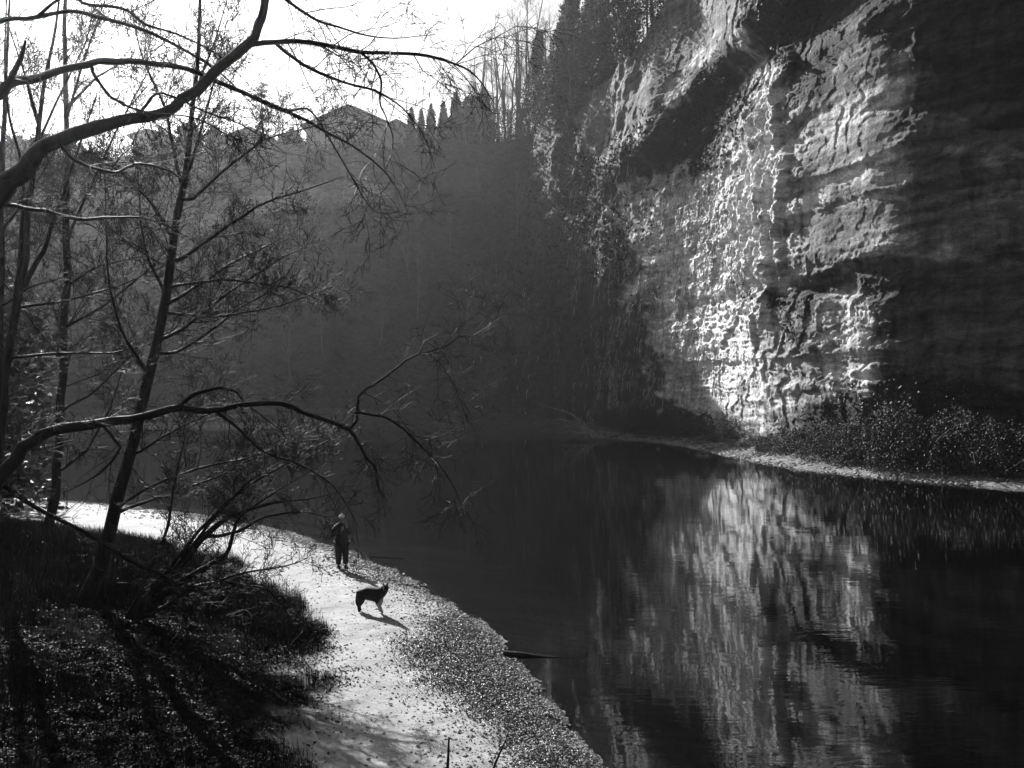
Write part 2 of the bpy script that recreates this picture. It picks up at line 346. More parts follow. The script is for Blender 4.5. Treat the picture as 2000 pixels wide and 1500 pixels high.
alb = alb*np.where(PXc > 1150, np.clip(1+.75*fbm(S/9+Z*.05, Z/.5+fbm(S/5, Z/3, 2, 195)*2.5, 4, 191, .65)+.7*fbm(S/.8+Z*.06, Z/7, 4, 193, .65)+.5*fbm(S/3, Z/1.2, 4, 197, .65), .3, 1.6), 1)
alb = np.clip(alb, .015, .85)
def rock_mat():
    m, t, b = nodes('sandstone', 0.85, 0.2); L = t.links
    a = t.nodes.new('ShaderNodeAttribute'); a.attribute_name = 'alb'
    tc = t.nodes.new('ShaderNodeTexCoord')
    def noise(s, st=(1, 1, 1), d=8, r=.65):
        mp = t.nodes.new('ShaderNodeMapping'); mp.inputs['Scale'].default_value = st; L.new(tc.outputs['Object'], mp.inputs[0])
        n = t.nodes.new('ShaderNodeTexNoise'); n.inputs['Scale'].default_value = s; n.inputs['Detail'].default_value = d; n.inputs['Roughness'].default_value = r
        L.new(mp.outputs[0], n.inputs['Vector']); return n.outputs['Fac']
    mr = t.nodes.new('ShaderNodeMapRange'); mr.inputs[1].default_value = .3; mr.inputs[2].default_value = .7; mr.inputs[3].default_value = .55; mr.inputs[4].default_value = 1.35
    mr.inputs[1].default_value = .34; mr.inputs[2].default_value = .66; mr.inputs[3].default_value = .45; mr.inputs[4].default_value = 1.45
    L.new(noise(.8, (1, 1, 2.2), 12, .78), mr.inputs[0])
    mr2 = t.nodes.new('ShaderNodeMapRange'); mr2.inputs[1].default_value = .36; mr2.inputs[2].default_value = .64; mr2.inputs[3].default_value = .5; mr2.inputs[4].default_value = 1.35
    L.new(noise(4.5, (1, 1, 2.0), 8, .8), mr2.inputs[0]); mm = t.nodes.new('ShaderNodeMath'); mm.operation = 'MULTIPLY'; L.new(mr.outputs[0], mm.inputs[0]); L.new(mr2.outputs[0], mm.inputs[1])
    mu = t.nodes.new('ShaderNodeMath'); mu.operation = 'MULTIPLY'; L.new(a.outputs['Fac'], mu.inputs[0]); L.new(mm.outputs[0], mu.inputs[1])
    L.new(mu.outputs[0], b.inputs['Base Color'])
    bp = t.nodes.new('ShaderNodeBump'); bp.inputs['Strength'].default_value = .9; bp.inputs['Distance'].default_value = .3
    bp.inputs['Distance'].default_value = .16; L.new(noise(3.6, (1, 1, 2.0), 12, .8), bp.inputs['Height'])
    vo = t.nodes.new('ShaderNodeTexVoronoi'); vo.feature = 'DISTANCE_TO_EDGE'; vo.inputs['Scale'].default_value = 1.4
    mp = t.nodes.new('ShaderNodeMapping'); mp.inputs['Scale'].default_value = (1, 1, 2.0); L.new(tc.outputs['Object'], mp.inputs[0])
    ad = t.nodes.new('ShaderNodeVectorMath'); ad.operation = 'MULTIPLY_ADD'; nn = t.nodes.new('ShaderNodeTexNoise'); nn.inputs['Scale'].default_value = 1.5; nn.inputs['Detail'].default_value = 5
    L.new(tc.outputs['Object'], nn.inputs['Vector']); L.new(nn.outputs['Color'], ad.inputs[0]); ad.inputs[1].default_value = (1.2, 1.2, 1.2); L.new(mp.outputs[0], ad.inputs[2]); L.new(ad.outputs[0], vo.inputs['Vector'])
    mc = t.nodes.new('ShaderNodeMapRange'); mc.inputs[1].default_value = 0; mc.inputs[2].default_value = .07; L.new(vo.outputs['Distance'], mc.inputs[0])
    b2 = t.nodes.new('ShaderNodeBump'); b2.inputs['Strength'].default_value = .6; b2.inputs['Distance'].default_value = .10; L.new(mc.outputs[0], b2.inputs['Height']); L.new(bp.outputs[0], b2.inputs['Normal'])
    L.new(b2.outputs[0], b.inputs['Normal'])
    return m
M['rock'] = rock_mat()
cv = np.stack([VX, VY, VZ], -1).reshape(-1, 3)
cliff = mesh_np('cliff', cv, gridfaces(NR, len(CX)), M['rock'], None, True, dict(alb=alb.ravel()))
tag(cliff, kind='structure')
# strip of gravel shore and talus between water and rock
def far_shore():
    n = 900; t_ = np.linspace(0, 1, n)
    ia = np.linspace(0, len(FC)-1, n)
    ia = np.linspace(0, len(SC)-1, n); f = np.stack([np.interp(ia, np.arange(len(SC)), FN[:, k]) for k in (0, 1)], 1); s = np.stack([np.interp(ia, np.arange(len(SC)), SC[:, k]) for k in (0, 1)], 1)
    dirv = f-s; ln = np.linalg.norm(dirv, axis=1, keepdims=True); u = dirv/ln
    prof = [(-6, -1.8), (-1.2, -.25), (0, 0.0), (.5, .12), (1.3, .28), (2.2, .4)]
    rows = []
    for d, z in prof: rows.append(np.c_[s+u*d, np.full(n, z)])
    for k in np.linspace(.15, 1.15, 12):
        rows.append(np.c_[s+u*(2.2+(ln-1.6)*k), .4+np.clip(k, 0, 1.2)*np.clip(ln[:, 0]*.28, .6, 2.0)])
    V = np.stack(rows, 0); 
    V[..., 2] += fbm(V[..., 0]/1.3, V[..., 1]/1.3, 4, 121)*.28*(np.arange(len(rows))[:, None] > 1)
    V[..., 0] += fbm(V[..., 1]/3.5, V[..., 0]/3.5, 3, 125)*.9
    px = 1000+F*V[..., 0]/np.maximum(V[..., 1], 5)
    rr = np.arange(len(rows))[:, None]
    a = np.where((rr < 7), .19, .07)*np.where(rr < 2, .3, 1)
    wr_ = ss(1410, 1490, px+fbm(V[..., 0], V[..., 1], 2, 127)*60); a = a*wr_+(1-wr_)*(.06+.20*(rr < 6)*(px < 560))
    m = mat('shore_gravel', .06, .5, 2.5, bump=.9, bscale=5, dist=.2)
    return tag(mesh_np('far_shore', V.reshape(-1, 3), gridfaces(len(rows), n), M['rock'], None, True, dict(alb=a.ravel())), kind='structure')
far_shore()

# ================================================================ TREES
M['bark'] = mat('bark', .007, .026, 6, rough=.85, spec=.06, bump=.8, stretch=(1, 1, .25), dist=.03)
M['twig'] = mat('twig_bark', .006, .018, 5, rough=.65, spec=.08)
M['catkin'] = mat('catkin', .02, .05, 8, rough=.8)
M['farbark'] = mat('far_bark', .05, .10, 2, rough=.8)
M['leaf'] = mat('dark_leaf', .02, .06, 1.5, rough=.5, spec=.4)
M['ivy'] = mat('ivy_leaf', .015, .05, 1.2, rough=.6, spec=.2)
M['bramble'] = mat('bramble_leaf', .012, .05, 1.2, rough=.6, spec=.16)
M['dry'] = mat('dry_grass', .12, .40, 1.5, rough=.8, spec=.1)
M['litter'] = mat('fallen_leaf', .003, .018, 9, rough=.5, spec=.03)
M['wash'] = mat('wet_leaf', .015, .20, 9, rough=.5, spec=.35)

class Tubes:
    """collects tapered branches and builds them as one mesh"""
    def __init__(s): s.b = []
    def add(s, pts, rad): s.b.append((np.asarray(pts, float), np.asarray(rad, float)))
    def build(s, name, m, parent, org, sides=None):
        V = []; Fc = []; off = 0; groups = {}
        for p, r in s.b:
            r0 = r.max(); n = 28 if r0 > .12 else 14 if r0 > .03 else 7 if r0 > .012 else 5
            k = 12 if r0 > .1 else 8 if r0 > .04 else 5 if r0 > .015 else 3
            if len(p) >= 6 and r0 > .012:
                n = 64 if len(p) > 12 else 32
                pa = np.vstack([2*p[0]-p[1], p, 2*p[-1]-p[-2]]); tt_ = np.linspace(0, len(p)-1-1e-6, n); i0 = tt_.astype(int); tf = (tt_-i0)[:, None]
                p0, p1, p2, p3 = pa[i0], pa[i0+1], pa[i0+2], pa[i0+3]
                q = .5*((2*p1)+(-p0+p2)*tf+(2*p0-5*p1+4*p2-p3)*tf**2+(-p0+3*p1-3*p2+p3)*tf**3)
                rq = np.interp(tt_, np.arange(len(p)), r); sd = float(p[0].sum()*7.3)
                wv = np.arange(n)*.55; kn = np.stack([vnoise(wv+sd, wv*0+c*9.1, c) for c in range(3)], 1)*rq[:, None]*1.1; kn[0] = 0
                q = q+kn; rq = rq*(1+.22*vnoise(wv*1.7+sd, wv*0, 5))
            else:
                u = np.linspace(0, 1, n); L = np.r_[0, np.cumsum(np.linalg.norm(np.diff(p, axis=0), axis=1))]; L = L/(L[-1]+1e-9)
                q = np.stack([np.interp(u, L, p[:, c]) for c in range(3)], 1); rq = np.interp(u, L, r)
            groups.setdefault((n, k), []).append((q, rq))
        for (n, k), lst in groups.items():
            q = np.stack([a for a, _ in lst]); r = np.stack([b for _, b in lst]); N = len(lst)
            t = np.gradient(q, axis=1); t /= np.linalg.norm(t, axis=2, keepdims=True)+1e-9
            main = q[:, -1]-q[:, 0]; main /= np.linalg.norm(main, axis=1, keepdims=True)+1e-9
            ref = np.where(np.abs(main[:, 2:3]) > .75, np.array([[.13, .99, 0.]]), np.array([[.1, .05, 1.]]))[:, None, :]
            a = np.cross(t, np.broadcast_to(ref, t.shape)); a /= np.linalg.norm(a, axis=2, keepdims=True)+1e-9
            b = np.cross(t, a); an = np.linspace(0, 2*math.pi, k, endpoint=False)
            ring = q[:, :, None, :]+r[:, :, None, None]*(a[:, :, None, :]*np.cos(an)[None, None, :, None]+b[:, :, None, :]*np.sin(an)[None, None, :, None])
            V.append(ring.reshape(-1, 3)); g = gridfaces(n, k, True)
            Fc.append((g[None]+(np.arange(N)*n*k)[:, None, None]).reshape(-1, 4)+off); off += N*n*k
        v = np.concatenate(V)-np.asarray(org)[None, :]
        return mesh_np(name, v, np.concatenate(Fc), m, parent, True)
def unit(v): return v/(np.linalg.norm(v)+1e-9)
def curve(p0, d, L, rng, n=5, wob=.18, lift=0.0):
    pts = [p0]; d = unit(d); st = L/(n-1)
    for i in range(n-1):
        d = unit(d+rng.normal(size=3)*wob+np.array([0, 0, lift])); pts.append(pts[-1]+d*st)
    return np.array(pts)
def sprout(store, pts, rad, rng, dens, length, level, maxlev, t0=.15, ang=(35, 65), lift=.05, up=.3, flat=None, tips=None, lenpow=.6, wob=.16, minr=.0035, ratio=.55, thin=1.0):
    """twigs along a branch, recursively"""
    L = np.r_[0, np.cumsum(np.linalg.norm(np.diff(pts, axis=0), axis=1))]; tot = L[-1]
    n = rng.poisson(dens*tot*(1-t0)) if dens*tot*(1-t0) < 400 else int(dens*tot)
    for _ in range(n):
        t = t0+(1-t0)*rng.random(); s = t*tot
        i = min(np.searchsorted(L, s, 'right')-1, len(pts)-2); f = (s-L[i])/(L[i+1]-L[i]+1e-9)
        p = pts[i]*(1-f)+pts[i+1]*f; tg = unit(pts[i+1]-pts[i]); r = rad[i]*(1-f)+rad[i+1]*f
        q = rng.normal(size=3); q = unit(q-tg*q.dot(tg)); 
        if flat is not None: q = unit(q*np.array([1, flat, 1])); q = unit(q-tg*q.dot(tg))
        a = math.radians(rng.uniform(*ang)); d = tg*math.cos(a)+q*math.sin(a)+np.array([0, 0, up])
        l = length*(rng.uniform(.45, 1.15))*(1-t*.65)**lenpow
        c = curve(p, d, l, rng, 5 if level < maxlev else 4, wob, lift)
        r1 = min(max(r*ratio, minr), max(minr, l*.0095*thin)); rr = np.linspace(r1, max(minr*.55, r1*.25), len(c))
        store.add(c, rr)
        if tips is not None and level >= maxlev-1: tips.append(c[-1]); tips.append(c[len(c)//2])
        if level < maxlev: sprout(store, c, rr, rng, dens*(1.3 if level == 1 else 1.1), length*.46, level+1, maxlev, .12, ang, lift, up*.7, flat, tips, lenpow, wob, minr, ratio, thin)
def trace(pp, D, D2=None):
    """polyline through photo points at real distance D -> D2, with real radii"""
    n = len(pp); Ds = np.linspace(D, D2 if D2 else D, n)
    pts = np.array([P(a[0], a[1], d) for a, d in zip(pp, Ds)]); rad = np.array([a[2]*d/F for a, d in zip(pp, Ds)])
    return pts, rad
def catkins(name, tips, parent, org, rng, n_each=2, size=.022):
    tips = np.array(tips); c = np.repeat(tips, n_each, 0)+rng.normal(size=(len(tips)*n_each, 3))*.035
    c[:, 2] -= .03; N = len(c); s = size*rng.uniform(.7, 1.4, (N, 1)); h = s*rng.uniform(1, 2.6, (N, 1))
    rr = np.zeros((N, 4, 3)); rr[:, 0, 2] = h[:, 0]; rr[:, 3, 2] = -h[:, 0]
    an = rng.random(N)*6.28
    V = np.zeros((N, 5, 3)); V[:, 0] = c+np.c_[np.zeros((N, 2)), h]; V[:, 4] = c-np.c_[np.zeros((N, 2)), h]
    for j in range(3):
        a = an+j*2.094; V[:, 1+j] = c+np.c_[np.cos(a), np.sin(a), np.zeros(N)]*s*.5
    f = np.array([(0, 1, 2), (0, 2, 3), (0, 3, 1), (4, 2, 1), (4, 3, 2), (4, 1, 3)])
    F_ = (f[None]+(np.arange(N)*5)[:, None, None]).reshape(-1, 3)
    return tag(mesh_np(name, V.reshape(-1, 3)-np.asarray(org)[None], F_, M['catkin'], parent), kind='stuff')
def traced_tree(name, label, cat, trunk, limbs, D, seed, dens=1.7, length=1.3, lim_dens=6.2, lim_len=1.6, trunk_sprout=True, group=None, cat_n=1, D2=None, extra=None, basez=None, maxlev=4, lift=.03, up=.25, ang=(35, 65), t0=.2, kname='catkins', csize=.022, trunk_len=3.2, trunk_dens=2.2):
    rng = np.random.default_rng(seed)
    tp, tr = trace(trunk, D, D2); org = tp[0].copy()
    if basez is not None: tp[0][2] = basez-.25; org[2] = basez
    root = empty(name, org, label, cat, group)
    T_ = Tubes(); T_.add(tp, tr); T_.build('trunk', M['bark'], root, org)
    B = Tubes(); W = Tubes(); tips = []
    dense = []
    def addref(q):
        for i in range(len(q)-1):
            for u in np.linspace(0, 1, 12, endpoint=False): dense.append(q[i]*(1-u)+q[i+1]*u)
    addref(tp); mr_ = D*.0003
    for lm in limbs:
        dd = lm[0] if isinstance(lm[0], tuple) else (lm[0], lm[0]); d3 = np.array(dense); ref = np.c_[1000+F*d3[:, 0]/d3[:, 1], 750-F*(d3[:, 2]-HC)/d3[:, 1]]
        ds = np.hypot(ref[:, 0]-lm[1][0][0], ref[:, 1]-lm[1][0][1]); j = int(np.argmin(ds)); joined = ds[j] < 40
        q, r = trace(lm[1], d3[j][1] if joined else dd[0], dd[1])
        if joined: q = np.vstack([d3[j][None], q]); r = np.r_[r[0]*1.1, r]
        addref(q); B.add(q, r)
        sprout(W, q, r, rng, lim_dens, lim_len, 1, maxlev-1, .08, ang, lift, up, None, tips, minr=mr_)
    if trunk_sprout:
        # long rising side limbs all round the trunk
        L = np.r_[0, np.cumsum(np.linalg.norm(np.diff(tp, axis=0), axis=1))]; tot = L[-1]
        for _ in range(int(trunk_dens*tot*(1-t0))):
            t = t0+(1-t0)*rng.random(); p = np.array([np.interp(t*tot, L, tp[:, c]) for c in range(3)]); r = np.interp(t*tot, L, tr)
            a = rng.random()*6.283; e = R(rng.uniform(20, 55)); d = np.array([math.cos(a)*math.cos(e), math.sin(a)*math.cos(e), math.sin(e)])
            l = trunk_len*rng.uniform(.4, 1.1)*(1.05-t*.75); c = curve(p, d, l, rng, 7, .10, .03)
            r1 = min(r*.5, l*.0095); rr = np.linspace(r1, .006, 7); B.add(c, rr)
            sprout(W, c, rr, rng, lim_dens*.85, lim_len*.8, 1, maxlev-1, .15, ang, lift, up, None, tips, minr=D*.0003)
    print(name, len(B.b), len(W.b))
    B.b += W.b; B.build('crown', M['twig'], root, org)
    if cat_n and tips:
        sel = [tips[i] for i in rng.choice(len(tips), int(len(tips)*min(cat_n, 1)), replace=False)]
        catkins(kname, sel, root, org, rng, 1, csize)
    return root
TREES = True
if TREES:
    traced_tree('alder_tree', 'bare leaning alder trunk rising from the dark grass left of the person', 'tree',
        [(165, 1225, 20), (200, 1110, 14), (240, 930, 12), (270, 820, 10.5), (300, 680, 9), (330, 540, 8), (350, 420, 7.2), (365, 330, 6), (378, 210, 4.6), (388, 120, 3.8), (392, 0, 3), (396, -160, 1)],
        [(23.6, [(300, 690, 3.5), (350, 685, 3), (420, 640, 2.6), (470, 600, 2.2), (540, 560, 1.5), (590, 490, .6)]),
         ((23.6, 22.6), [(350, 505, 4), (420, 460, 3.2), (510, 400, 2.4), (600, 370, 1.6), (670, 345, .7)]),
         ((23.6, 24.6), [(332, 590, 4), (400, 550, 3.2), (450, 515, 2.4), (510, 485, 1.6), (600, 440, .7)]),
         ((23.6, 22.8), [(370, 395, 4), (440, 330, 3), (520, 270, 2), (640, 240, .8)]),
         ((23.6, 24), [(310, 665, 4.2), (360, 640, 3.5), (450, 570, 2.6), (540, 510, 1.6), (588, 485, .8)]),
         ((23.6, 22.9), [(285, 720, 3.5), (240, 650, 3), (215, 560, 2.2), (208, 450, 1.4), (205, 330, .7)]),
         ((23.6, 24.4), [(322, 570, 3.2), (290, 510, 2.7), (275, 440, 2), (268, 300, 1)]),
         ((23.6, 23.2), [(352, 350, 4), (335, 270, 3.2), (318, 200, 2.6), (275, 100, 1.8), (250, -20, .9)]),
         ((23.6, 24), [(385, 170, 2.6), (420, 80, 1.8), (452, -30, .8)]),
         ((23.6, 22.9), [(262, 888, 3.2), (300, 865, 2.8), (350, 835, 2.2), (430, 800, 1.4), (520, 770, .6)]),
         ((23.6, 22.6), [(232, 990, 3.2), (300, 948, 2.8), (400, 912, 2.2), (500, 890, 1.4), (640, 830, .6)]),
         ((23.6, 24.6), [(228, 1000, 3.2), (330, 965, 2.8), (430, 930, 2), (560, 860, .8)]),
         ((23.6, 22.8), [(345, 480, 3.5), (300, 400, 2.6), (230, 330, 1.9), (130, 290, .8)]),
         ((23.6, 24), [(325, 560, 3.5), (440, 545, 2.2), (560, 560, 1.8), (660, 600, .8)]),
         ((23.6, 23), [(312, 610, 3.5), (420, 620, 2.2), (540, 600, 1.6), (650, 560, .8)]),
         ((23.6, 23), [(355, 375, 3.5), (380, 300, 2.8), (410, 190, 2), (440, 60, 1), (450, -20, .6)])],
        23.6, 3, cat_n=.2, basez=hit(165, 1225)[2], t0=.30, trunk_dens=2.3)
    traced_tree('alder_tree', 'straight bare alder trunk standing near the top of the shore behind the leaning one', 'tree',
        [(92, 1065, 10), (108, 930, 8.5), (118, 830, 8), (125, 680, 7.4), (131, 520, 7), (131, 380, 6.2), (131, 250, 5.2), (129, 120, 4.2), (127, 0, 3.4), (125, -130, 1.5)],
        [((34, 33), [(126, 640, 3), (200, 600, 2.5), (300, 520, 1.8), (360, 440, .8)]), ((34, 35), [(130, 470, 3.4), (170, 380, 2.6), (230, 250, 1.8), (300, 120, 1)]),
         ((34, 33), [(131, 410, 3), (100, 330, 2.4), (60, 200, 1.6), (30, 60, .8)]), ((34, 33), [(129, 560, 3), (190, 520, 2.4), (280, 500, 1.4), (380, 540, .7)]),
         ((34, 33), [(120, 800, 3), (180, 770, 2.2), (260, 690, 1.4), (320, 600, .7)]), ((34, 34.5), [(112, 925, 3), (170, 880, 2.4), (215, 800, 1.8), (240, 720, 1.0)]),
         ((34, 35), [(122, 700, 3), (70, 640, 2.4), (20, 560, 1.4)]), ((34, 33), [(131, 230, 3), (160, 130, 2.2), (205, 0, 1.2)]), ((34, 33), [(131, 210, 3), (190, 150, 2), (260, 110, 1)])],
        34, 5, cat_n=.2, basez=hit(92, 1065)[2], t0=.2, trunk_len=3.6, trunk_dens=2.6, lim_dens=4.8, lim_len=1.7)
    traced_tree('alder_tree', 'forked bare tree with several thin stems at the left edge', 'tree',
        [(-30, 1010, 12), (-5, 880, 10), (8, 760, 9), (22, 660, 8.4), (36, 580, 8), (50, 500, 7), (58, 420, 6), (66, 330, 5), (76, 240, 4.2), (90, 140, 3.4), (110, 40, 2.4), (125, -90, 1)],
        [((28, 27), [(45, 560, 6), (80, 500, 5), (105, 430, 4.4), (120, 390, 3.6), (150, 300, 2.4), (190, 180, 1.2)]),
         ((28, 29), [(20, 660, 5), (35, 560, 4.6), (42, 460, 4), (44, 330, 3.2), (20, 230, 2.6), (10, 100, 2), (15, -40, 1)]),
         ((28, 27), [(30, 600, 3), (120, 590, 2.4), (230, 560, 1.4), (320, 520, .7)]), ((28, 27), [(10, 700, 3.4), (110, 690, 2.6), (220, 690, 1.8), (320, 665, .8)]),
         ((28, 28), [(76, 240, 3), (50, 150, 2.2), (20, 60, 1.2)]), ((28, 27), [(70, 290, 3), (110, 200, 2.2), (170, 80, 1.4), (190, -20, .7)])],
        28, 6, cat_n=.15, basez=hit(20, 1010)[2], t0=.2, trunk_len=3.0, trunk_dens=2.4, lim_dens=4.8, lim_len=1.5)
    traced_tree('alder_tree', 'narrow bare trunk cut by the left edge of the picture', 'tree',
        [(-20, 1000, 9), (-8, 850, 8), (0, 700, 7), (4, 560, 6.4), (4, 420, 5.6), (8, 280, 4.6), (14, 130, 3.4), (22, -60, 1.4)],
        [((31, 30), [(3, 600, 3), (60, 560, 2), (130, 540, .8)]), ((31, 30), [(4, 450, 3), (60, 380, 2), (110, 290, .8)])],
        31, 8, cat_n=.2, basez=hit(20, 1000)[2], t0=.2, trunk_len=2.8, trunk_dens=2.3, lim_dens=4.8, lim_len=1.4)
    # the arching tree reaching in from the left of the frame
    traced_tree('overhanging_tree', 'big tree outside the left edge whose arching limbs cross the whole left half', 'tree',
        [(-330, 1760, 48), (-320, 1400, 40), (-290, 1150, 36), (-230, 900, 32), (-150, 640, 28), (-60, 460, 25), (0, 378, 21), (30, 345, 19), (75, 300, 15), (130, 272, 14), (200, 250, 12.5), (270, 232, 11.2), (320, 222, 10.6), (360, 195, 10.4), (400, 160, 10), (440, 128, 9.6), (480, 90, 9.2), (505, 50, 8.8), (520, 0, 8), (545, -110, 6), (580, -260, 2)],
        [((12.6, 11.8), [(488, 86, 6), (540, 82, 5.2), (590, 80, 5), (660, 92, 4.4), (710, 103, 4.2), (760, 103, 3.6), (830, 108, 3.2), (890, 125, 2.4), (930, 150, 1.6), (965, 200, .8)]),
         ((12.4, 12), [(540, 84, 4), (580, 118, 3.6), (635, 147, 3.2), (690, 166, 2.6), (740, 180, 2.4), (790, 215, 1.6), (830, 270, 1.1), (850, 330, .6)]),
         ((12.2, 11.8), [(708, 104, 2.8), (732, 130, 2.6), (745, 160, 2.3), (742, 198, 2), (755, 232, 1.6), (768, 275, 1.2), (755, 330, .6)]),
         ((12.2, 11.8), [(890, 125, 1.8), (930, 90, 1.4), (970, 72, 1), (1010, 50, .5)]),
         ((12.5, 12), [(520, -20, 4), (560, 0, 3.4), (610, 35, 3), (650, 50, 2.4), (700, 65, 2), (760, 75, 1.4), (850, 68, .7)]),
         ((12.9, 12.2), [(-160, 650, 20), (-100, 330, 17), (-50, 225, 14), (0, 180, 11), (30, 163, 9.4), (100, 144, 8), (160, 128, 7), (205, 118, 6.3), (270, 121, 5.6), (330, 130, 5.2), (385, 142, 4.8), (420, 158, 4.6), (480, 182, 4.2), (520, 202, 3.8), (580, 225, 3.3), (640, 260, 2.8), (700, 292, 2), (760, 345, 1.3), (800, 420, .6)]),
         ((12.7, 12.7), [(10, 176, 7), (28, 140, 6), (42, 112, 5), (50, 80, 2.4)]),
         ((13.2, 13), [(-100, 330, 8), (-60, 90, 6.4), (0, 42, 5), (60, 35, 4.5), (130, 22, 4.2), (200, 36, 4), (290, 62, 3.4), (350, 92, 3), (400, 122, 2.6), (440, 150, 1.6), (520, 230, .7)]),
         ((13.2, 12.6), [(80, 26, 3.4), (130, -8, 3.2), (170, 9, 3.4), (240, 18, 3.2), (290, 50, 2.8), (350, 68, 2.2), (430, 110, 1.4), (500, 180, .6)]),
         ((12.8, 12.4), [(0, 398, 5), (40, 404, 4.6), (90, 412, 4), (150, 428, 3.6), (220, 425, 2.8), (300, 430, 1.8), (380, 470, .8)]),
         ((12.5, 12), [(180, 136, 3.6), (205, 178, 3), (245, 206, 2.6), (300, 222, 1.8), (380, 230, 1.6), (460, 270, 1.2), (560, 300, .6)]),
         ((12.3, 12), [(265, 232, 3.4), (300, 188, 3), (330, 186, 2.4), (400, 218, 1.8), (480, 248, 1.4), (560, 300, .7)]),
         ((12.4, 12), [(130, 300, 4), (170, 322, 3.4), (220, 337, 3), (270, 320, 2.7), (320, 330, 2.2), (360, 352, 1.2)]),
         ((12.2, 11.6), [(500, 190, 3.2), (560, 215, 2.6), (605, 215, 2.2), (650, 280, 1.8), (720, 400, 1.2), (760, 420, .6)]),
         ((13.0, 14), [(-240, 1150, 26), (-120, 1010, 22), (-40, 985, 20), (0, 940, 16), (20, 905, 14), (50, 868, 12.4), (90, 845, 11), (150, 832, 9.6), (230, 822, 8.4), (300, 808, 7.4), (345, 795, 6.8), (400, 803, 6), (430, 800, 5.8), (470, 790, 5.3), (530, 787, 5), (570, 795, 4.6), (620, 815, 4.4), (680, 838, 4), (700, 868, 3.3), (715, 895, 2.8), (733, 912, 2.3), (738, 950, 1.8), (752, 972, 1)]),
         ((13.9, 14.2), [(682, 838, 3.4), (697, 822, 3.2), (698, 800, 3), (704, 770, 2.8), (740, 745, 2.4), (780, 715, 2.1), (810, 695, 1.9), (860, 680, 1.6), (895, 658, 1.3), (902, 635, 1), (945, 605, .8), (995, 572, .5)]),
         ((14, 14.2), [(818, 692, 1.5), (826, 668, 1.2), (870, 645, .9), (910, 632, .5)]), ((14, 14.2), [(895, 658, 1.2), (930, 655, 1), (965, 628, .7), (998, 605, .4)]),
         ((14, 14), [(835, 690, 1.2), (870, 720, 1), (895, 770, .8), (915, 830, .5)]),
         ((13.6, 13.9), [(345, 795, 4.6), (385, 770, 4), (430, 758, 3.4), (462, 766, 2.6), (478, 785, 1.6), (560, 850, .8)]),
         ((13.9, 14.3), [(698, 806, 2.6), (750, 815, 2.4), (790, 840, 2), (830, 880, 1.6), (870, 925, 1.3), (895, 970, .9), (905, 1010, .5)]),
         ((13.5, 14), [(420, 802, 3.2), (470, 840, 2.8), (520, 885, 2.2), (580, 905, 1.8), (640, 940, 1.5), (680, 990, 1), (700, 1030, .6)]),
         ((13.6, 13), [(200, 826, 3.4), (240, 880, 2.8), (190, 930, 1.8), (130, 960, .8)]),
         ((13.2, 14), [(0, 942, 5), (60, 985, 4.4), (150, 1032, 4), (215, 1070, 3.6), (260, 1098, 3.2), (330, 1130, 2.4), (400, 1190, 1.2), (470, 1210, .6)])],
        14.5, 9, D2=11.9, cat_n=.05, trunk_sprout=False, lim_dens=6, lim_len=1.15, maxlev=4, up=-.02, lift=-.035, ang=(30, 70), basez=1.2, kname='buds', csize=.010)
    # leaning many-stemmed willow at the edge of the path
    traced_tree('willow_shrub', 'low leaning shrub with dark stems bending over the edge of the path', 'shrub',
        [(250, 1212, 12), (285, 1170, 10), (330, 1128, 8), (370, 1085, 7), (405, 1045, 6), (450, 1010, 4.6), (520, 985, 3), (600, 975, 1.4), (650, 965, .6)],
        [((22.5, 22), [(258, 1208, 8), (320, 1165, 7), (380, 1122, 5.6), (440, 1085, 4.6), (455, 1050, 3.6), (470, 1010, 2.6), (540, 960, 1.6), (640, 900, .7)]),
         ((22.5, 21.5), [(262, 1214, 6), (330, 1180, 5), (375, 1150, 4.4), (430, 1138, 3.6), (470, 1142, 3), (520, 1150, 2.4), (548, 1178, 1.6), (590, 1200, .9), (592, 1235, .5)]),
         ((22.5, 22.5), [(246, 1214, 5), (290, 1120, 4), (325, 1040, 3.2), (340, 960, 2.4), (355, 880, 1.4), (370, 830, .6)]),
         ((22.5, 22), [(300, 1150, 5), (350, 1090, 4), (395, 1030, 3.2), (470, 960, 2.6), (560, 905, 1.8), (660, 850, .9), (700, 830, .5)]),
         ((22.5, 21.6), [(310, 1165, 4), (390, 1150, 3.2), (470, 1120, 2.4), (560, 1105, 1.4), (600, 1090, .7)]),
         ((22.5, 22), [(400, 1050, 4), (460, 1040, 3.2), (520, 1010, 2.6), (590, 1000, 1.6), (640, 1010, .8)]),
         ((22.5, 22), [(330, 1128, 4), (380, 1060, 3), (440, 990, 2.4), (500, 930, 1.6), (600, 880, .7)])],
        22.5, 12, cat_n=0, trunk_sprout=False, lim_dens=9, lim_len=1.0, maxlev=4, up=.08, lift=0, ang=(25, 60), basez=hit(250, 1212)[2])

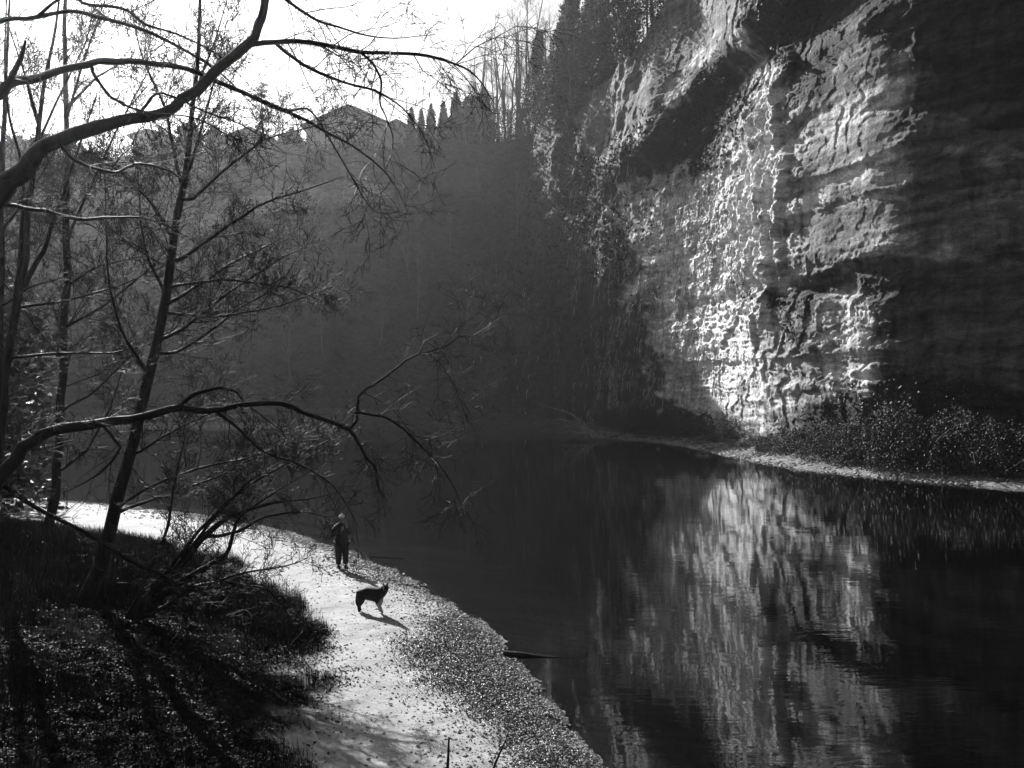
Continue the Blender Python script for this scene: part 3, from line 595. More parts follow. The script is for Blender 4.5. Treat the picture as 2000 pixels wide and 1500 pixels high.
# ================================================================ FAR VEGETATION
fx_ = vpx.ravel(); fy_ = vpy.ravel(); fz_ = cv
front = (cv[:, 1] > 40)
fpx = np.where(front, fx_, 1e6)
def wall(px, py):
    i = int(np.argmin((fpx-px)**2+(fy_-py)**2)); return cv[i].copy()
edge_row = int(.86*NR)+2
def rim(px, back=0.0):
    """point on the upper edge of the valley wall in photo direction px, moved back from it"""
    e = cv.reshape(NR, -1, 3)[edge_row]; q = np.where(e[:, 1] > 40, 1000+F*e[:, 0]/e[:, 1], 1e6)
    i = int(np.argmin(np.abs(q-px))); p = e[i].copy(); s = (p[1]+back)/p[1]; p[0] *= s; p[1] *= s
    return p
rngv = np.random.default_rng(44)
def bare_template(seed, H, n1=34, spread=.42, lean=0.0, fork=True):
    rng = np.random.default_rng(seed); T_ = Tubes(); C_ = Tubes()
    tp = curve(np.array([0, 0, -.4]), np.array([lean, 0, 1.]), H, rng, 9, .05, .03); tr = np.linspace(H*.012, H*.002, 9); T_.add(tp, tr)
    if fork:
        for k in range(2):
            i = 2+k; d = unit(tp[i+1]-tp[i])+rng.normal(size=3)*.22; c = curve(tp[i], d, H*.7, rng, 8, .06, .04); r = np.linspace(H*.008, H*.0015, 8); T_.add(c, r)
            sprout(C_, c, r, rng, 1.6, H*.16, 1, 3, .2, (25, 55), .06, .3, minr=.011)
    sprout(C_, tp, tr, rng, n1/H, H*.26, 1, 3, .22, (30, 55), .06, .3, minr=.011)
    return T_, C_
tpl_far = []
for i, (H_, n1, ln, fk) in enumerate(((15, 34, .03, True), (12, 30, -.08, False), (10, 26, .12, True))):
    T_, C_ = bare_template(200+i, H_, n1, lean=ln, fork=fk)
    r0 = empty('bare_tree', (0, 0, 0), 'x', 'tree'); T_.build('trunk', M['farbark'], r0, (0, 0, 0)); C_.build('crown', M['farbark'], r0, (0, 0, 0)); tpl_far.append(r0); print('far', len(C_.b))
def leafcloud(pts_fn, n, size, rng, m, name, parent, org=(0, 0, 0), up=.3):
    c = pts_fn(n, rng); nn = rng.normal(size=(n, 3)); nn[:, 2] += up
    v, f = quads_at(c, nn, size*rng.uniform(.6, 1.4, n), rng, .8)
    return mesh_np(name, v-np.asarray(org)[None], f, m, parent)
def ivy_tree(seed, H, rad, n=5200):
    rng = np.random.default_rng(seed); root = empty('ivy_clad_tree', (0, 0, 0), 'x', 'tree')
    T_ = Tubes(); tp = curve(np.array([0, 0, -.5]), np.array([rng.normal()*.06, 0, 1.]), H, rng, 9, .05, .03); T_.add(tp, np.linspace(H*.016, .04, 9)); T_.build('trunk', M['farbark'], root, (0, 0, 0))
    br = []
    C_ = Tubes(); 
    for _ in range(30):
        t = rng.uniform(.25, .98); i = min(int(t*8), 7); p = tp[i]+(tp[i+1]-tp[i])*(t*8-i); a = rng.random()*6.28
        c = curve(p, np.array([math.cos(a), math.sin(a), .7]), rng.uniform(1.5, 4.2)*(1.15-t*.6), rng, 5, .15, .05); C_.add(c, np.linspace(.05, .012, 5)); br.append(c)
        sprout(C_, c, np.linspace(.05, .012, 5), rng, 1.6, 1.6, 2, 3, .1, minr=.010)
    C_.build('branches', M['farbark'], root, (0, 0, 0))
    def f(n_, r):
        t = r.random(n_)**.85; q = np.stack([np.interp(t*H, np.linspace(0, H, 9), tp[:, k]) for k in range(3)], 1)
        a = r.random(n_)*6.28; lump = .55+.7*(vnoise(t*H*.45, a*.8, seed)+.5); rr = rad*lump*np.sqrt(r.random(n_))*(1.15-.95*t**1.5)
        q[:, 0] += np.cos(a)*rr; q[:, 1] += np.sin(a)*rr; q[:, 2] += r.normal(size=n_)*.2
        k = r.random(n_) < .22; w_ = r.integers(0, len(br), n_); u = r.random(n_)*.8
        for j in np.where(k)[0]:
            b_ = br[w_[j]]; i = min(int(u[j]*4), 3); q[j] = b_[i]+(b_[i+1]-b_[i])*(u[j]*4-i)+r.normal(size=3)*.22
        return q
    leafcloud(f, n, .21, rng, M['ivy'], 'foliage', root)
    return root
GR = 'trees along the top of the cliff'
tpl_ivy = [ivy_tree(301, 19, 3.2, 15000), ivy_tree(302, 16, 2.6, 12000), ivy_tree(303, 21, 3.7, 18000)]
usedi = set()
def place(tpls, k, p, rz, sc, label, group):
    o = tpls[k]
    if id(o) not in usedi:
        usedi.add(id(o)); o.location = tuple(map(float, p)); o.rotation_euler = (0, 0, rz); o.scale = (sc,)*3; o['label'] = label; o['group'] = group; return o
    return copy_tree(o, p, rz, sc, label, group)
ivl = ['leftmost ivy-clad tree leaning on the cliff top against the white sky', 'tall ivy-clad tree with a dense column of leaves on the cliff top', 'ivy-clad tree on the cliff top between two gaps of sky', 'ivy-clad tree standing higher up the slope near the top edge',
       'dense ivy-clad tree right above the pale rock ledge', 'ivy-clad tree at the dark top of the slope, cut by the top edge', 'small ivy-clad tree below the tall columns on the slope']
for k, (px, py, h, i) in enumerate(((1052, 232, .92, 1), (1082, 225, 1.05, 0), (1135, 190, .95, 2), (1170, 130, .9, 1), (1215, 90, .9, 0), (1262, 30, .8, 2), (1010, 255, .42, 0))):
    place(tpl_ivy, i, wall(px, py), k*1.3, h, ivl[k], GR)
bl = 'bare tree with upright thin branches on the cliff top'
spots = [(905, 232, 1, .5), (935, 235, 0, .55), (965, 230, 0, .7), (985, 225, 1, 1.0), (1000, 228, 2, 1.1), (1020, 225, 0, .8), (1100, 205, 0, .9), (1112, 200, 1, 1.1), (1150, 160, 0, .9), (1185, 110, 2, 1.1), (1200, 95, 1, 1.1), (1240, 55, 0, .8), (1040, 240, 1, .9), (1065, 225, 2, 1.1), (1058, 215, 0, .95), (1078, 210, 1, 1.2), (1125, 180, 2, 1.1), (1165, 140, 1, 1.1), (1215, 80, 0, .8)]
for k, (px, py, i, sc) in enumerate(spots):
    lab = 'bare tree in the thicket on the cliff top beside the ivy-clad trees' if px > 1030 else 'bare thin-stemmed tree in the row on the cliff top left of the ivy-clad trees'
    place(tpl_far, i, wall(px, py), k*2.1, sc*1.05, lab, 'bare trees on the cliff top' if px > 1030 else 'bare trees left on the cliff top')
for k, (px, top, i) in enumerate(((893, 190, 1), (903, 150, 2), (914, 128, 1), (926, 105, 0), (938, 118, 1), (950, 80, 0), (962, 92, 2), (974, 62, 1), (986, 45, 0), (998, 55, 1), (1008, 20, 0), (1020, 30, 2), (1034, -20, 0), (1047, 10, 1))):
    q = rim(px, 2.5); Hk = (15, 12, 10)[i]; place(tpl_far, i, q-np.array([0, 0, .4]), k*1.9, max((HC+(750-top)*q[1]/F-q[2])/Hk, .3), 'wispy bare tree in the row stepping up from the cypresses to the cliff top', 'bare trees stepping up to the cliff top')
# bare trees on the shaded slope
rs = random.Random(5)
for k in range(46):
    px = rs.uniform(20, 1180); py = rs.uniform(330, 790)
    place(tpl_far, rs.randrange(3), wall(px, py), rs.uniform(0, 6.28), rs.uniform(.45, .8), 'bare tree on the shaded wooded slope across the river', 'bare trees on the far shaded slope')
# ---- scattered stuff on the wall
area = np.zeros(Z.shape)
def scatter(maskgrid, dens, rng, lim=(-40, 2040, -60, 960)):
    G = cv.reshape(NR, -1, 3); e1 = np.linalg.norm(G[1:, :-1]-G[:-1, :-1], axis=2); e2 = np.linalg.norm(G[:-1, 1:]-G[:-1, :-1], axis=2)
    A = e1*e2*maskgrid[:-1, :-1]*dens; A = np.where((vpx[:-1, :-1] > lim[0]) & (vpx[:-1, :-1] < lim[1]) & (vpy[:-1, :-1] > lim[2]) & (vpy[:-1, :-1] < lim[3]) & (G[:-1, :-1, 1] > 40), A, 0)
    cnt = rng.poisson(np.clip(A, 0, 60)); idx = np.repeat(np.arange(cnt.size), cnt.ravel()); i, j = np.unravel_index(idx, cnt.shape)
    u = rng.random((len(i), 1)); w_ = rng.random((len(i), 1))
    p = G[i, j]+(G[i+1, j]-G[i, j])*u+(G[i, j+1]-G[i, j])*w_
    n = np.cross(G[i, j+1]-G[i, j], G[i+1, j]-G[i, j]); n /= np.linalg.norm(n, axis=1, keepdims=True)+1e-9
    tow = np.stack([-p[:, 0], -p[:, 1], HC-p[:, 2]], 1); n *= np.sign((n*tow).sum(1, keepdims=True)); return p, n, i, j
rg = np.random.default_rng(8)
vg = np.clip(veg, 0, 1)*(fbm(S/2.5, Z/2.5, 4, 131)+.55).clip(0, 1)
p, n, i_, j_ = scatter(vg*np.where(PXc > 1150, 1, .35)*(Z > 0), 9, rg)
p = p+n*rg.uniform(0, .55, (len(p), 1)); v, f = quads_at(p, n+rg.normal(size=p.shape)*.9, rg.uniform(.09, .22, len(p)), rg)
tag(mesh_np('ivy', v, f, M['ivy']), kind='stuff'); print('ivy', len(p))
# dry grass hanging in strands down the wall
hg = np.maximum(zone([(1140, 330), (1240, 350), (1330, 330), (1440, 330), (1450, 520), (1380, 600), (1380, 800), (1140, 830)], 20, 1.0)*1.0, .07*(vpx < 1160)*(vpx > 900)*veg*(Z > 2)*(Z < 26))
hg = hg*(fbm(S/1.6, Z/5, 3, 141)+.45).clip(0, 1)*(Z < ZTOP[None, :]-1)
p, n, i_, j_ = scatter(hg, 5.0, rg)
L_ = rg.uniform(.5, 2.0, len(p)); wd = rg.uniform(.02, .055, len(p)); a = np.cross(n, np.array([[0, 0, 1.]])); a /= np.linalg.norm(a, axis=1, keepdims=True)+1e-9
a = a+n*rg.normal(size=(len(p), 1))*.8; o1 = p+n*.12; mid = o1+n*.22-np.c_[np.zeros((len(p), 2)), L_*.45]+a*rg.normal(size=(len(p), 1))*.06; end = o1+n*.15-np.c_[np.zeros((len(p), 2)), L_]+a*rg.normal(size=(len(p), 1))*.12
w3 = wd[:, None]; v = np.stack([o1-a*w3, o1+a*w3, mid+a*w3*.8, mid-a*w3*.8, end+a*w3*.2, end-a*w3*.2], 1).reshape(-1, 3)
b_ = (np.arange(len(p))*6)[:, None]; f = np.concatenate([b_+np.array([[0, 1, 2, 3]]), b_+np.array([[3, 2, 4, 5]])])
tag(mesh_np('hanging_grass', v, f, M['dry']), kind='stuff'); print('hang', len(p))
# ---- brambles at the foot of the cliff
def bush_template(seed, r, h, n):
    rng = np.random.default_rng(seed); root = empty('bramble_bush', (0, 0, 0), 'x', 'bush')
    S_ = Tubes(); ends = []
    for _ in range(44):
        a = rng.random()*6.28; e = rng.uniform(.5, 1.5); d = np.array([math.cos(a)*math.cos(e), math.sin(a)*math.cos(e), math.sin(e)])
        c = curve(rng.normal(size=3)*np.array([r*.3, r*.3, 0]), d, h*rng.uniform(.8, 1.35), rng, 9, .14, -.13); S_.add(c, np.linspace(.03, .008, 9)); ends.append(c)
        sprout(S_, c, np.linspace(.03, .008, 9), rng, 1.5, 1.0, 2, 3, .2, lift=-.1, up=0, minr=.008)
    S_.build('stems', M['farbark'], root, (0, 0, 0))
    E = np.concatenate(ends)
    def f(n_, r_):
        q = E[r_.integers(0, len(E), n_)]+r_.normal(size=(n_, 3))*.30; q[:, 2] = np.abs(q[:, 2]); k = int(n_*.5)
        u = r_.normal(size=(k, 3)); u /= np.linalg.norm(u, axis=1, keepdims=True); u[:, 2] = np.abs(u[:, 2]); rr = (.72+.5*(vnoise(u[:, 0]*2.2+5, u[:, 1]*2.2+u[:, 2]*2, seed)+.3))[:, None]*r_.uniform(.85, 1.05, (k, 1))
        q[:k] = u*rr*np.array([r, r, h]); return q
    leafcloud(f, int(n*1.3), .08, rng, M['bramble'], 'foliage', root, up=.6)
    return root
bt = [bush_template(401, 2.6, 3.6, 9000), bush_template(402, 2.1, 2.9, 7000), bush_template(403, 3.2, 3.0, 10000)]
FSX = SC[:, 0]; FSY = SC[:, 1]
def shorept(px, off):
    q = np.where(FSY > 30, 1000+F*FSX/FSY, 1e6); i = int(np.argmin(np.abs(q-px))); a = SC[i]; b = FN[i]; u = (b-a)/np.linalg.norm(b-a); p = a+u*off
    return np.array([p[0], p[1], .45])
blab = ['low bramble at the pale tip of the gravel strip below the cliff', 'bramble bush just right of the bright rock tongue', 'rounded bramble hanging over the left part of the gravel strip', 'bramble with drooping leafy runners above the gravel strip', 'tall bramble mound reaching highest up the cliff foot', 'wide bramble beside the tallest mound, with glinting leaves',
        'dark bramble mound right of the tallest one', 'bramble thicket over the dim right part of the gravel strip', 'dark bramble near the right edge of the picture', 'bramble cut by the right edge of the picture', 'bramble bush behind the gravel strip against the dark rock', 'scrubby bush at the waterline in the shaded bend', 'small scrubby bush on the dark shore left of the gravel strip', 'low tangled bush beside the fallen tree', 'small bush where the bright rock meets the water', 'bush at the dark waterline between two scrubby ones', 'low bush left of the dark shore behind the fallen tree']
for k, (px, off, i, sc) in enumerate(((1440, 3.0, 1, .62), (1485, 3.6, 1, .85), (1535, 3.8, 0, .85), (1600, 3.8, 2, .95), (1690, 4.4, 0, 1.35), (1755, 4.0, 2, 1.25), (1820, 4.2, 0, 1.15), (1890, 4.2, 2, 1.15), (1960, 4.2, 0, 1.0), (2040, 4.5, 2, 1.1), (1650, 5.4, 1, 1.2), (1340, 1.6, 1, .9), (1290, 1.6, 2, .75), (1220, 2, 1, 1.0), (1385, 2.2, 0, .6), (1255, 1.4, 0, .6), (1180, 1.5, 2, .7))):
    q_ = shorept(px, off); q_[2] += .8*(px < 1430)
    place(bt, i, q_, k*1.7, sc, blab[k], 'brambles at the foot of the cliff')
# stones and driftwood on the far gravel strip
def stones(name, n, fn, smin, smax, m, rng, flat=.5):
    base = np.array([(1, 0, 0), (.3, .95, 0), (-.8, .6, 0), (-.8, -.6, 0), (.3, -.95, 0), (0, 0, .8), (.1, 0, -.6)], float)
    f0 = np.array([(0, 1, 5), (1, 2, 5), (2, 3, 5), (3, 4, 5), (4, 0, 5), (1, 0, 6), (2, 1, 6), (3, 2, 6), (4, 3, 6), (0, 4, 6)])
    c = fn(n, rng); N = len(c); s = (smin*(smax/smin)**(rng.random(N)**2.2)); an = rng.random(N)*6.28
    b = base[None]*(1+rng.normal(size=(N, 7, 3))*.18); b[..., 2] *= flat; b[..., 1] *= rng.uniform(.5, 1, (N, 1))
    x = b[..., 0]*np.cos(an)[:, None]-b[..., 1]*np.sin(an)[:, None]; y = b[..., 0]*np.sin(an)[:, None]+b[..., 1]*np.cos(an)[:, None]
    z = b[..., 2]+b[..., 0]*rng.normal(size=(N, 1))*.35
    v = np.stack([x, y, z], -1)*s[:, None, None]+c[:, None, :]
    return tag(mesh_np(name, v.reshape(-1, 3), (f0[None]+(np.arange(N)*7)[:, None, None]).reshape(-1, 3), m), kind='stuff')
M['stone'] = mat('stone', .08, .32, 5, rough=.75, spec=.15, bump=.5, bscale=20, dist=.01)
def f_far(n, r):
    ii = r.uniform(0, len(SC)-1, n*6); a = np.stack([np.interp(ii, np.arange(len(SC)), SC[:, k]) for k in (0, 1)], 1); b = np.stack([np.interp(ii, np.arange(len(SC)), FN[:, k]) for k in (0, 1)], 1)
    u = (b-a)/np.linalg.norm(b-a, axis=1, keepdims=True); o = r.uniform(-.4, 2.6, (len(a), 1)); p = a+u*o; px = 1000+F*p[:, 0]/np.maximum(p[:, 1], 1)
    k = (p[:, 1] > 40) & (px > 1150) & (px < 2060); p = p[k][:n]; o = o[k][:n]; return np.c_[p, .02+np.clip(o[:, 0], -.3, 3)*.17]
stones('shore_stones', 9000, f_far, .05, .34, M['stone'], np.random.default_rng(3))

# ================================================================ CYPRESSES, PINE AND HOUSES ON THE SKYLINE
M['ever'] = mat('evergreen', .010, .07, .9, rough=.8, spec=.1)
M['wall'] = mat('house_wall', .28, .40, 1.5, rough=.9); M['roof'] = mat('roof_tiles', .05, .10, 3, rough=.8); M['glass'] = mat('window_glass', .03, .05, 1, rough=.1, spec=.6)
def cone_tree(name, seed, H, r, n, shape, label, group, p):
    rng = np.random.default_rng(seed); root = empty(name, p, label, 'tree', group)
    T_ = Tubes(); T_.add(np.array([(0, 0, -.5), (0, 0, H*.5), (0, 0, H*.9)]), np.array([.14, .09, .03])); T_.build('trunk', M['farbark'], root, (0, 0, 0))
    nu, nv = 26, 20; uu = np.linspace(0, 2*math.pi, nv, endpoint=False)[None, :]; tt = np.linspace(.0, 1, nu)[:, None]
    pr = shape(tt); rad_ = r*pr*(.82+.5*fbm(uu*1.5+0*tt, tt*6+0*uu, 3, seed)); core = np.stack([rad_*np.cos(uu)*.9, rad_*np.sin(uu)*.9, (H*.04+tt*H*.95)+0*uu], -1).reshape(-1, 3)
    c = core[rng.integers(0, len(core), n)]*np.array([1.08, 1.08, 1.0])+rng.normal(size=(n, 3))*np.array([.08, .08, .16])*r
    nn = rng.normal(size=(n, 3)); v, f = quads_at(c, nn, rng.uniform(.08, .2, n)*r, rng, 1.2)
    gv = gridfaces(nu, nv, True); mesh_np('crown', np.concatenate([core, v]), np.concatenate([gv, f+len(core)]), M['ever'], root)
    return root
flame = lambda t: np.sin(np.clip(t*.93+.07, 0, 1)*math.pi)**.55*(1-.35*t)
ball = lambda t: np.sqrt(np.clip(1-(2*t-1)**2, 0, 1))
def sky_z(py, D): return HC+(750-py)*D/F
cl = ['first small cypress in the row beside the big house', 'second small cypress in the row right of the big house', 'cypress with a pointed top, third in the row', 'slightly taller pointed cypress, fourth in the row', 'broad tall cypress with a blunt ragged top, tallest of the row', 'rounded evergreen just right of the tallest cypress', 'wide evergreen at the right end of the cypress row']
for k, (px, top, wpx, fn) in enumerate(((804, 212, 17, flame), (822, 214, 15, flame), (842, 207, 19, flame), (866, 201, 20, flame), (891, 184, 26, flame), (922, 194, 38, ball), (946, 178, 36, flame))):
    q = rim(px, 3); bz = q[2]-1.0; D = q[1]; H_ = sky_z(top, D)-bz
    cone_tree('cypress_tree' if k != 5 else 'evergreen_tree', 500+k, max(H_, 3), wpx*.5*D/F*1.5, 1800, fn, cl[k], 'cypress row on the skyline' if k != 5 else None, (q[0], D, bz))
for k, (px, top, wpx, lab) in enumerate(((372, 243, 52, 'round leafy tree on the skyline between the small houses'), (420, 250, 40, 'round shrubby tree on the skyline behind the leaning alder'), (570, 262, 60, 'low rounded tree on the skyline left of the big house'), (30, 272, 70, 'round dark tree on the skyline at the far left'), (880, 240, 60, 'low rounded evergreen in front of the cypress row'), (330, 262, 30, 'small round bush on the skyline beside the tower-like house'))):
    q = rim(px, 4); bz = q[2]-1.5; H_ = max(sky_z(top, q[1])-bz, 2.5); cone_tree('round_tree', 520+k, H_, wpx*.5*q[1]/F, 1500, ball, lab, None, (q[0], q[1], bz))
# pine with layered crown
def pine():
    q = rim(512, 6); D = q[1]; bz = q[2]-.5; top = sky_z(165, D); H_ = top-bz; rng = np.random.default_rng(77)
    root = empty('pine_tree', (q[0], D, bz), 'pine with a layered spreading crown on the skyline', 'tree')
    T_ = Tubes(); tp = np.array([(0, 0, -.5), (.2, 0, H_*.4), (-.1, 0, H_*.8), (0, 0, H_)]); T_.add(tp, np.array([.26, .2, .12, .04])); C_ = Tubes(); cs = []
    for _ in range(34):
        t = rng.uniform(.35, 1); a = rng.random()*6.28; l = 3.6*(1.25-t)*rng.uniform(.6, 1.1); c = curve(np.array([0, 0, H_*t]), np.array([math.cos(a), math.sin(a), .15]), l, rng, 6, .1, .02); C_.add(c, np.linspace(.07, .02, 6)); cs.append(c[2:])
    T_.build('trunk', M['farbark'], root, (0, 0, 0)); C_.build('branches', M['farbark'], root, (0, 0, 0)); E = np.concatenate(cs)
    leafcloud(lambda n_, r_: E[r_.integers(0, len(E), n_)]+r_.normal(size=(n_, 3))*np.array([.4, .4, .14]), 3000, .16, rng, M['ever'], 'crown', root)
pine()
def box(x0, x1, y0, y1, z0, z1): 
    return [(x0, y0, z0), (x1, y0, z0), (x1, y1, z0), (x0, y1, z0), (x0, y0, z1), (x1, y0, z1), (x1, y1, z1), (x0, y1, z1)]
BF = [(0, 3, 2, 1), (4, 5, 6, 7), (0, 1, 5, 4), (1, 2, 6, 5), (2, 3, 7, 6), (3, 0, 4, 7)]
def house(name, px, back, wd, dp, hw, rise, label, wins, chim, hip=0.0, sink=.8, rot=0):
    q = rim(px, back); root = empty(name, (q[0], q[1], q[2]-sink), label, 'house'); root.rotation_euler = (0, 0, rot)
    a, b = wd/2, dp/2
    mesh_py('wall', [(-a, -b, -2), (a, -b, -2), (a, b, -2), (-a, b, -2), (-a, -b, hw), (a, -b, hw), (a, b, hw), (-a, b, hw), (0, -b+.01, hw+rise*.95 if not hip else hw), (0, b-.01, hw+rise*.95 if not hip else hw)],
            [(0, 3, 2, 1), (0, 1, 5, 8, 4), (2, 3, 7, 9, 6), (1, 2, 6, 5), (3, 0, 4, 7), (4, 8, 9, 7), (8, 5, 6, 9)], M['wall'], root)
    e = .9; t = .28; yb = b+e-hip
    r0 = [(-a-e, -b-e, hw-e*rise/a), (0, -yb, hw+rise), (a+e, -b-e, hw-e*rise/a), (-a-e, b+e, hw-e*rise/a), (0, yb, hw+rise), (a+e, b+e, hw-e*rise/a)]
    V = [(x, y, z+.05) for x, y, z in r0]+[(x, y, z+.05+t) for x, y, z in r0]
    fs = [(0, 3, 4, 1), (1, 4, 5, 2), (6, 7, 10, 9), (7, 8, 11, 10), (0, 1, 7, 6), (1, 2, 8, 7), (3, 9, 10, 4), (4, 10, 11, 5), (0, 6, 9, 3), (2, 5, 11, 8)]
    if hip: fs += [(0, 2, 1), (6, 7, 8), (3, 4, 5), (9, 11, 10)]
    rf = mesh_py('roof', V, fs, M['roof'], root)
    for (cx, ch) in chim:
        mesh_py('chimney', box(cx-.4, cx+.4, -.5, .4, hw+rise*(1-abs(cx)/a)-.6, hw+rise*(1-abs(cx)/a)+ch), BF, M['wall'], rf)
    for (wx, wz, ww, wh) in wins:
        fr = mesh_py('window', box(wx-ww/2, wx+ww/2, -b-.06, -b+.02, wz, wz+wh), BF, M['wall'], root)
        mesh_py('pane', box(wx-ww/2+.12, wx+ww/2-.12, -b-.075, -b-.05, wz+.12, wz+wh-.12), BF, M['glass'], fr)
    return root
def hwid(px, wpx): return wpx*rim(px, 6)[1]/F
house('house', 690, 8, hwid(690, 165), 11, 4.2, 3.6, 'big house with a wide gabled roof, largest on the skyline', [(-4, 1.3, 1.4, 1.4), (0, 1.3, 1.4, 1.4), (4, 1.3, 1.4, 1.4), (2.2, 4.4, 1.1, 1.1), (-1.5, 4.4, 1.1, 1.1)], [(2.5, 1.1)], sink=-.9)
house('house', 780, 9, hwid(780, 85), 9, 3.6, 2.2, 'lower wing house with a small gable, right beside the big house', [(-1.8, 1.2, 1.2, 1.3), (1.8, 1.2, 1.2, 1.3)], [(.9, .8)], sink=-.7)
house('house', 115, 8, hwid(115, 125), 10, 2.6, 2.4, 'house with a long low gable on the left skyline behind the bare trunks', [(-3, .8, 1.3, 1.2), (1, .8, 1.3, 1.2), (4, .8, 1.3, 1.2)], [(-1.6, 1.0), (4.3, 1.2)], sink=-.3)
house('house', 302, 8, hwid(302, 58), 7, 3.8, .9, 'tall narrow house with a nearly flat roof on the left skyline', [(-1.2, .8, 1, 1.2), (1.2, .8, 1, 1.2), (-1.2, 2.6, 1, .9), (1.2, 2.6, 1, .9)], [(-1.9, 1.3), (1.9, 1.5)], sink=-.6)
house('house', 492, 9, hwid(492, 95), 9, 3.0, 2.6, 'house with a rounded hipped roof below the pine', [(-2.4, .9, 1.2, 1.2), (2.4, .9, 1.2, 1.2)], [], hip=3.0, sink=-.7)
# garden terrace wall under the big house
# ================================================================ BANK VEGETATION
rb = np.random.default_rng(21)
def bank_points(n, cond):
    out = []
    while sum(map(len, out)) < n:
        y = 11+(62-11)*rb.random(n*3)**1.5; x = 3.0-rb.random(n*3)*(.56*y+5); d = side_sd(x, y, SHORE); b = side_sd(x, y, BANK); k = cond(x, y, d, b); out.append(np.c_[x[k], y[k]])
    q = np.concatenate(out)[:n]; return np.c_[q, ground_z(q[:, 0], q[:, 1])]
wobn = lambda x, y: fbm(x*.8, y*.8, 4, 11)*1.4
def blades(name, pts, h, w_, m, lean=.35, rng=rb):
    N = len(pts); h = h*rng.uniform(.4, 1.3, N); a = rng.random(N)*6.28; d = np.stack([np.cos(a), np.sin(a), np.zeros(N)], 1); s = np.stack([-d[:, 1], d[:, 0], d[:, 2]], 1)
    w3 = (w_*rng.uniform(.6, 1.3, N))[:, None]; ln = (rng.random(N)*lean*2)[:, None]; H3 = h[:, None]; up = np.array([[0, 0, 1.]])
    b0 = pts; m1 = pts+up*H3*.6+d*H3*ln*.35; t1 = pts+up*H3*(1-ln*.25)+d*H3*ln
    v = np.stack([b0-s*w3, b0+s*w3, m1+s*w3*.7, m1-s*w3*.7, t1+s*w3*.1, t1-s*w3*.1], 1).reshape(-1, 3); b_ = (np.arange(N)*6)[:, None]
    f = np.concatenate([b_+np.array([[0, 1, 2, 3]]), b_+np.array([[3, 2, 4, 5]])])
    return tag(mesh_np(name, v, f, m), kind='stuff')
M['grass2'] = mat('dry_bank_grass', .015, .06, 2, rough=.8, spec=.03)
M['grass'] = mat('rough_grass', .010, .032, 2, rough=.9, spec=.0)
g1 = bank_points(90000, lambda x, y, d, b: (b+wobn(x, y) > .1) & (rb.random(len(x)) < (fbm(x*.55, y*.55, 3, 151)+.33+.35*ss(20, 27, y)-.25*ss(24, 17, y)).clip(0.04, 1)))
blades('grass', g1, .26, .006, M['grass'])
g2 = bank_points(14000, lambda x, y, d, b: (b+wobn(x, y) > .2) & (fbm(x*.35+9, y*.35, 2, 152)+.15*ss(19, 26, y)-.12*ss(22, 16, y) > .15))
blades('tall_dry_grass', g2, .5, .005, M['grass2'], .35)
def litter(name, pts, size, m, rng=rb, tilt=.5):
    n = rng.normal(size=(len(pts), 3))*tilt; n[:, 2] = 1; v, f = quads_at(pts+np.array([[0, 0, .012]]), n, size*rng.uniform(.5, 1.4, len(pts)), rng, .75)
    return tag(mesh_np(name, v, f, m), kind='stuff')
l1 = bank_points(90000, lambda x, y, d, b: (b+wobn(x, y)+rb.normal(size=len(x))*.3 > -.15) & (y < 34) & (rb.random(len(x)) < (.45+1.3*fbm(x*.6, y*.6, 3, 181)).clip(.06, 1))); litter('fallen_leaves', l1, .038, M['litter'], tilt=.45)
deb_poly = [(-1.7, 27.8), (-1.0, 27.2), (-.3, 25.2), (.35, 22.6), (.95, 19.6), (1.6, 16.7), (2.6, 11), (.6, 11), (0.45, 15.5), (-.4, 18.3), (-1.5, 20.2), (-2.1, 22.6), (-2.1, 25.3)]
l2 = bank_points(52000, lambda x, y, d, b: (poly_sd(x, y, deb_poly)+fbm(x*1.1, y*1.1, 3, 21)*.9+rb.normal(size=len(x))*.38 < .0) & (d > .02)); litter('washed_up_leaves', l2, .030, M['wash'], tilt=.9)
l3 = bank_points(900, lambda x, y, d, b: (d > .3) & (b < .3) & (fbm(x*.7, y*.7, 3, 161) > -.05)); litter('leaves_on_the_path', l3, .026, M['litter'], tilt=.25)
def f_peb(n, r):
    out = []
    while sum(map(len, out)) < n:
        y = 11+(58-11)*r.random(n*4)**1.2; x = -.62*y*r.random(n*4)+3; d = side_sd(x, y, SHORE); b = side_sd(x, y, BANK)
        k = (d > -.12) & (b < .6) & (r.random(len(x)) < np.exp(-np.clip(d, 0, 9)/.9)*1.0+.004); out.append(np.c_[x[k], y[k]])
    q = np.concatenate(out)[:n]; return np.c_[q, ground_z(q[:, 0], q[:, 1])+.004]
def f_peb2(n, r):
    out = []
    while sum(map(len, out)) < n:
        y = 32+26*r.random(n*4); x = -.60*y*r.random(n*4)+1; d = side_sd(x, y, SHORE); k = (d > -.5) & (d < 4) & (r.random(len(x)) < np.exp(-np.abs(d)/.7)*(.5+1.2*fbm(x*.6, y*.6, 2, 44))); out.append(np.c_[x[k], y[k]])
    q = np.concatenate(out)[:n]; return np.c_[q, ground_z(q[:, 0], q[:, 1])+.01]
stones('shore_gravel', 15000, f_peb2, .03, .11, M['stone'], np.random.default_rng(32), .6)
stones('pebbles', 45000, f_peb, .012, .060, M['stone'], np.random.default_rng(31), .6)

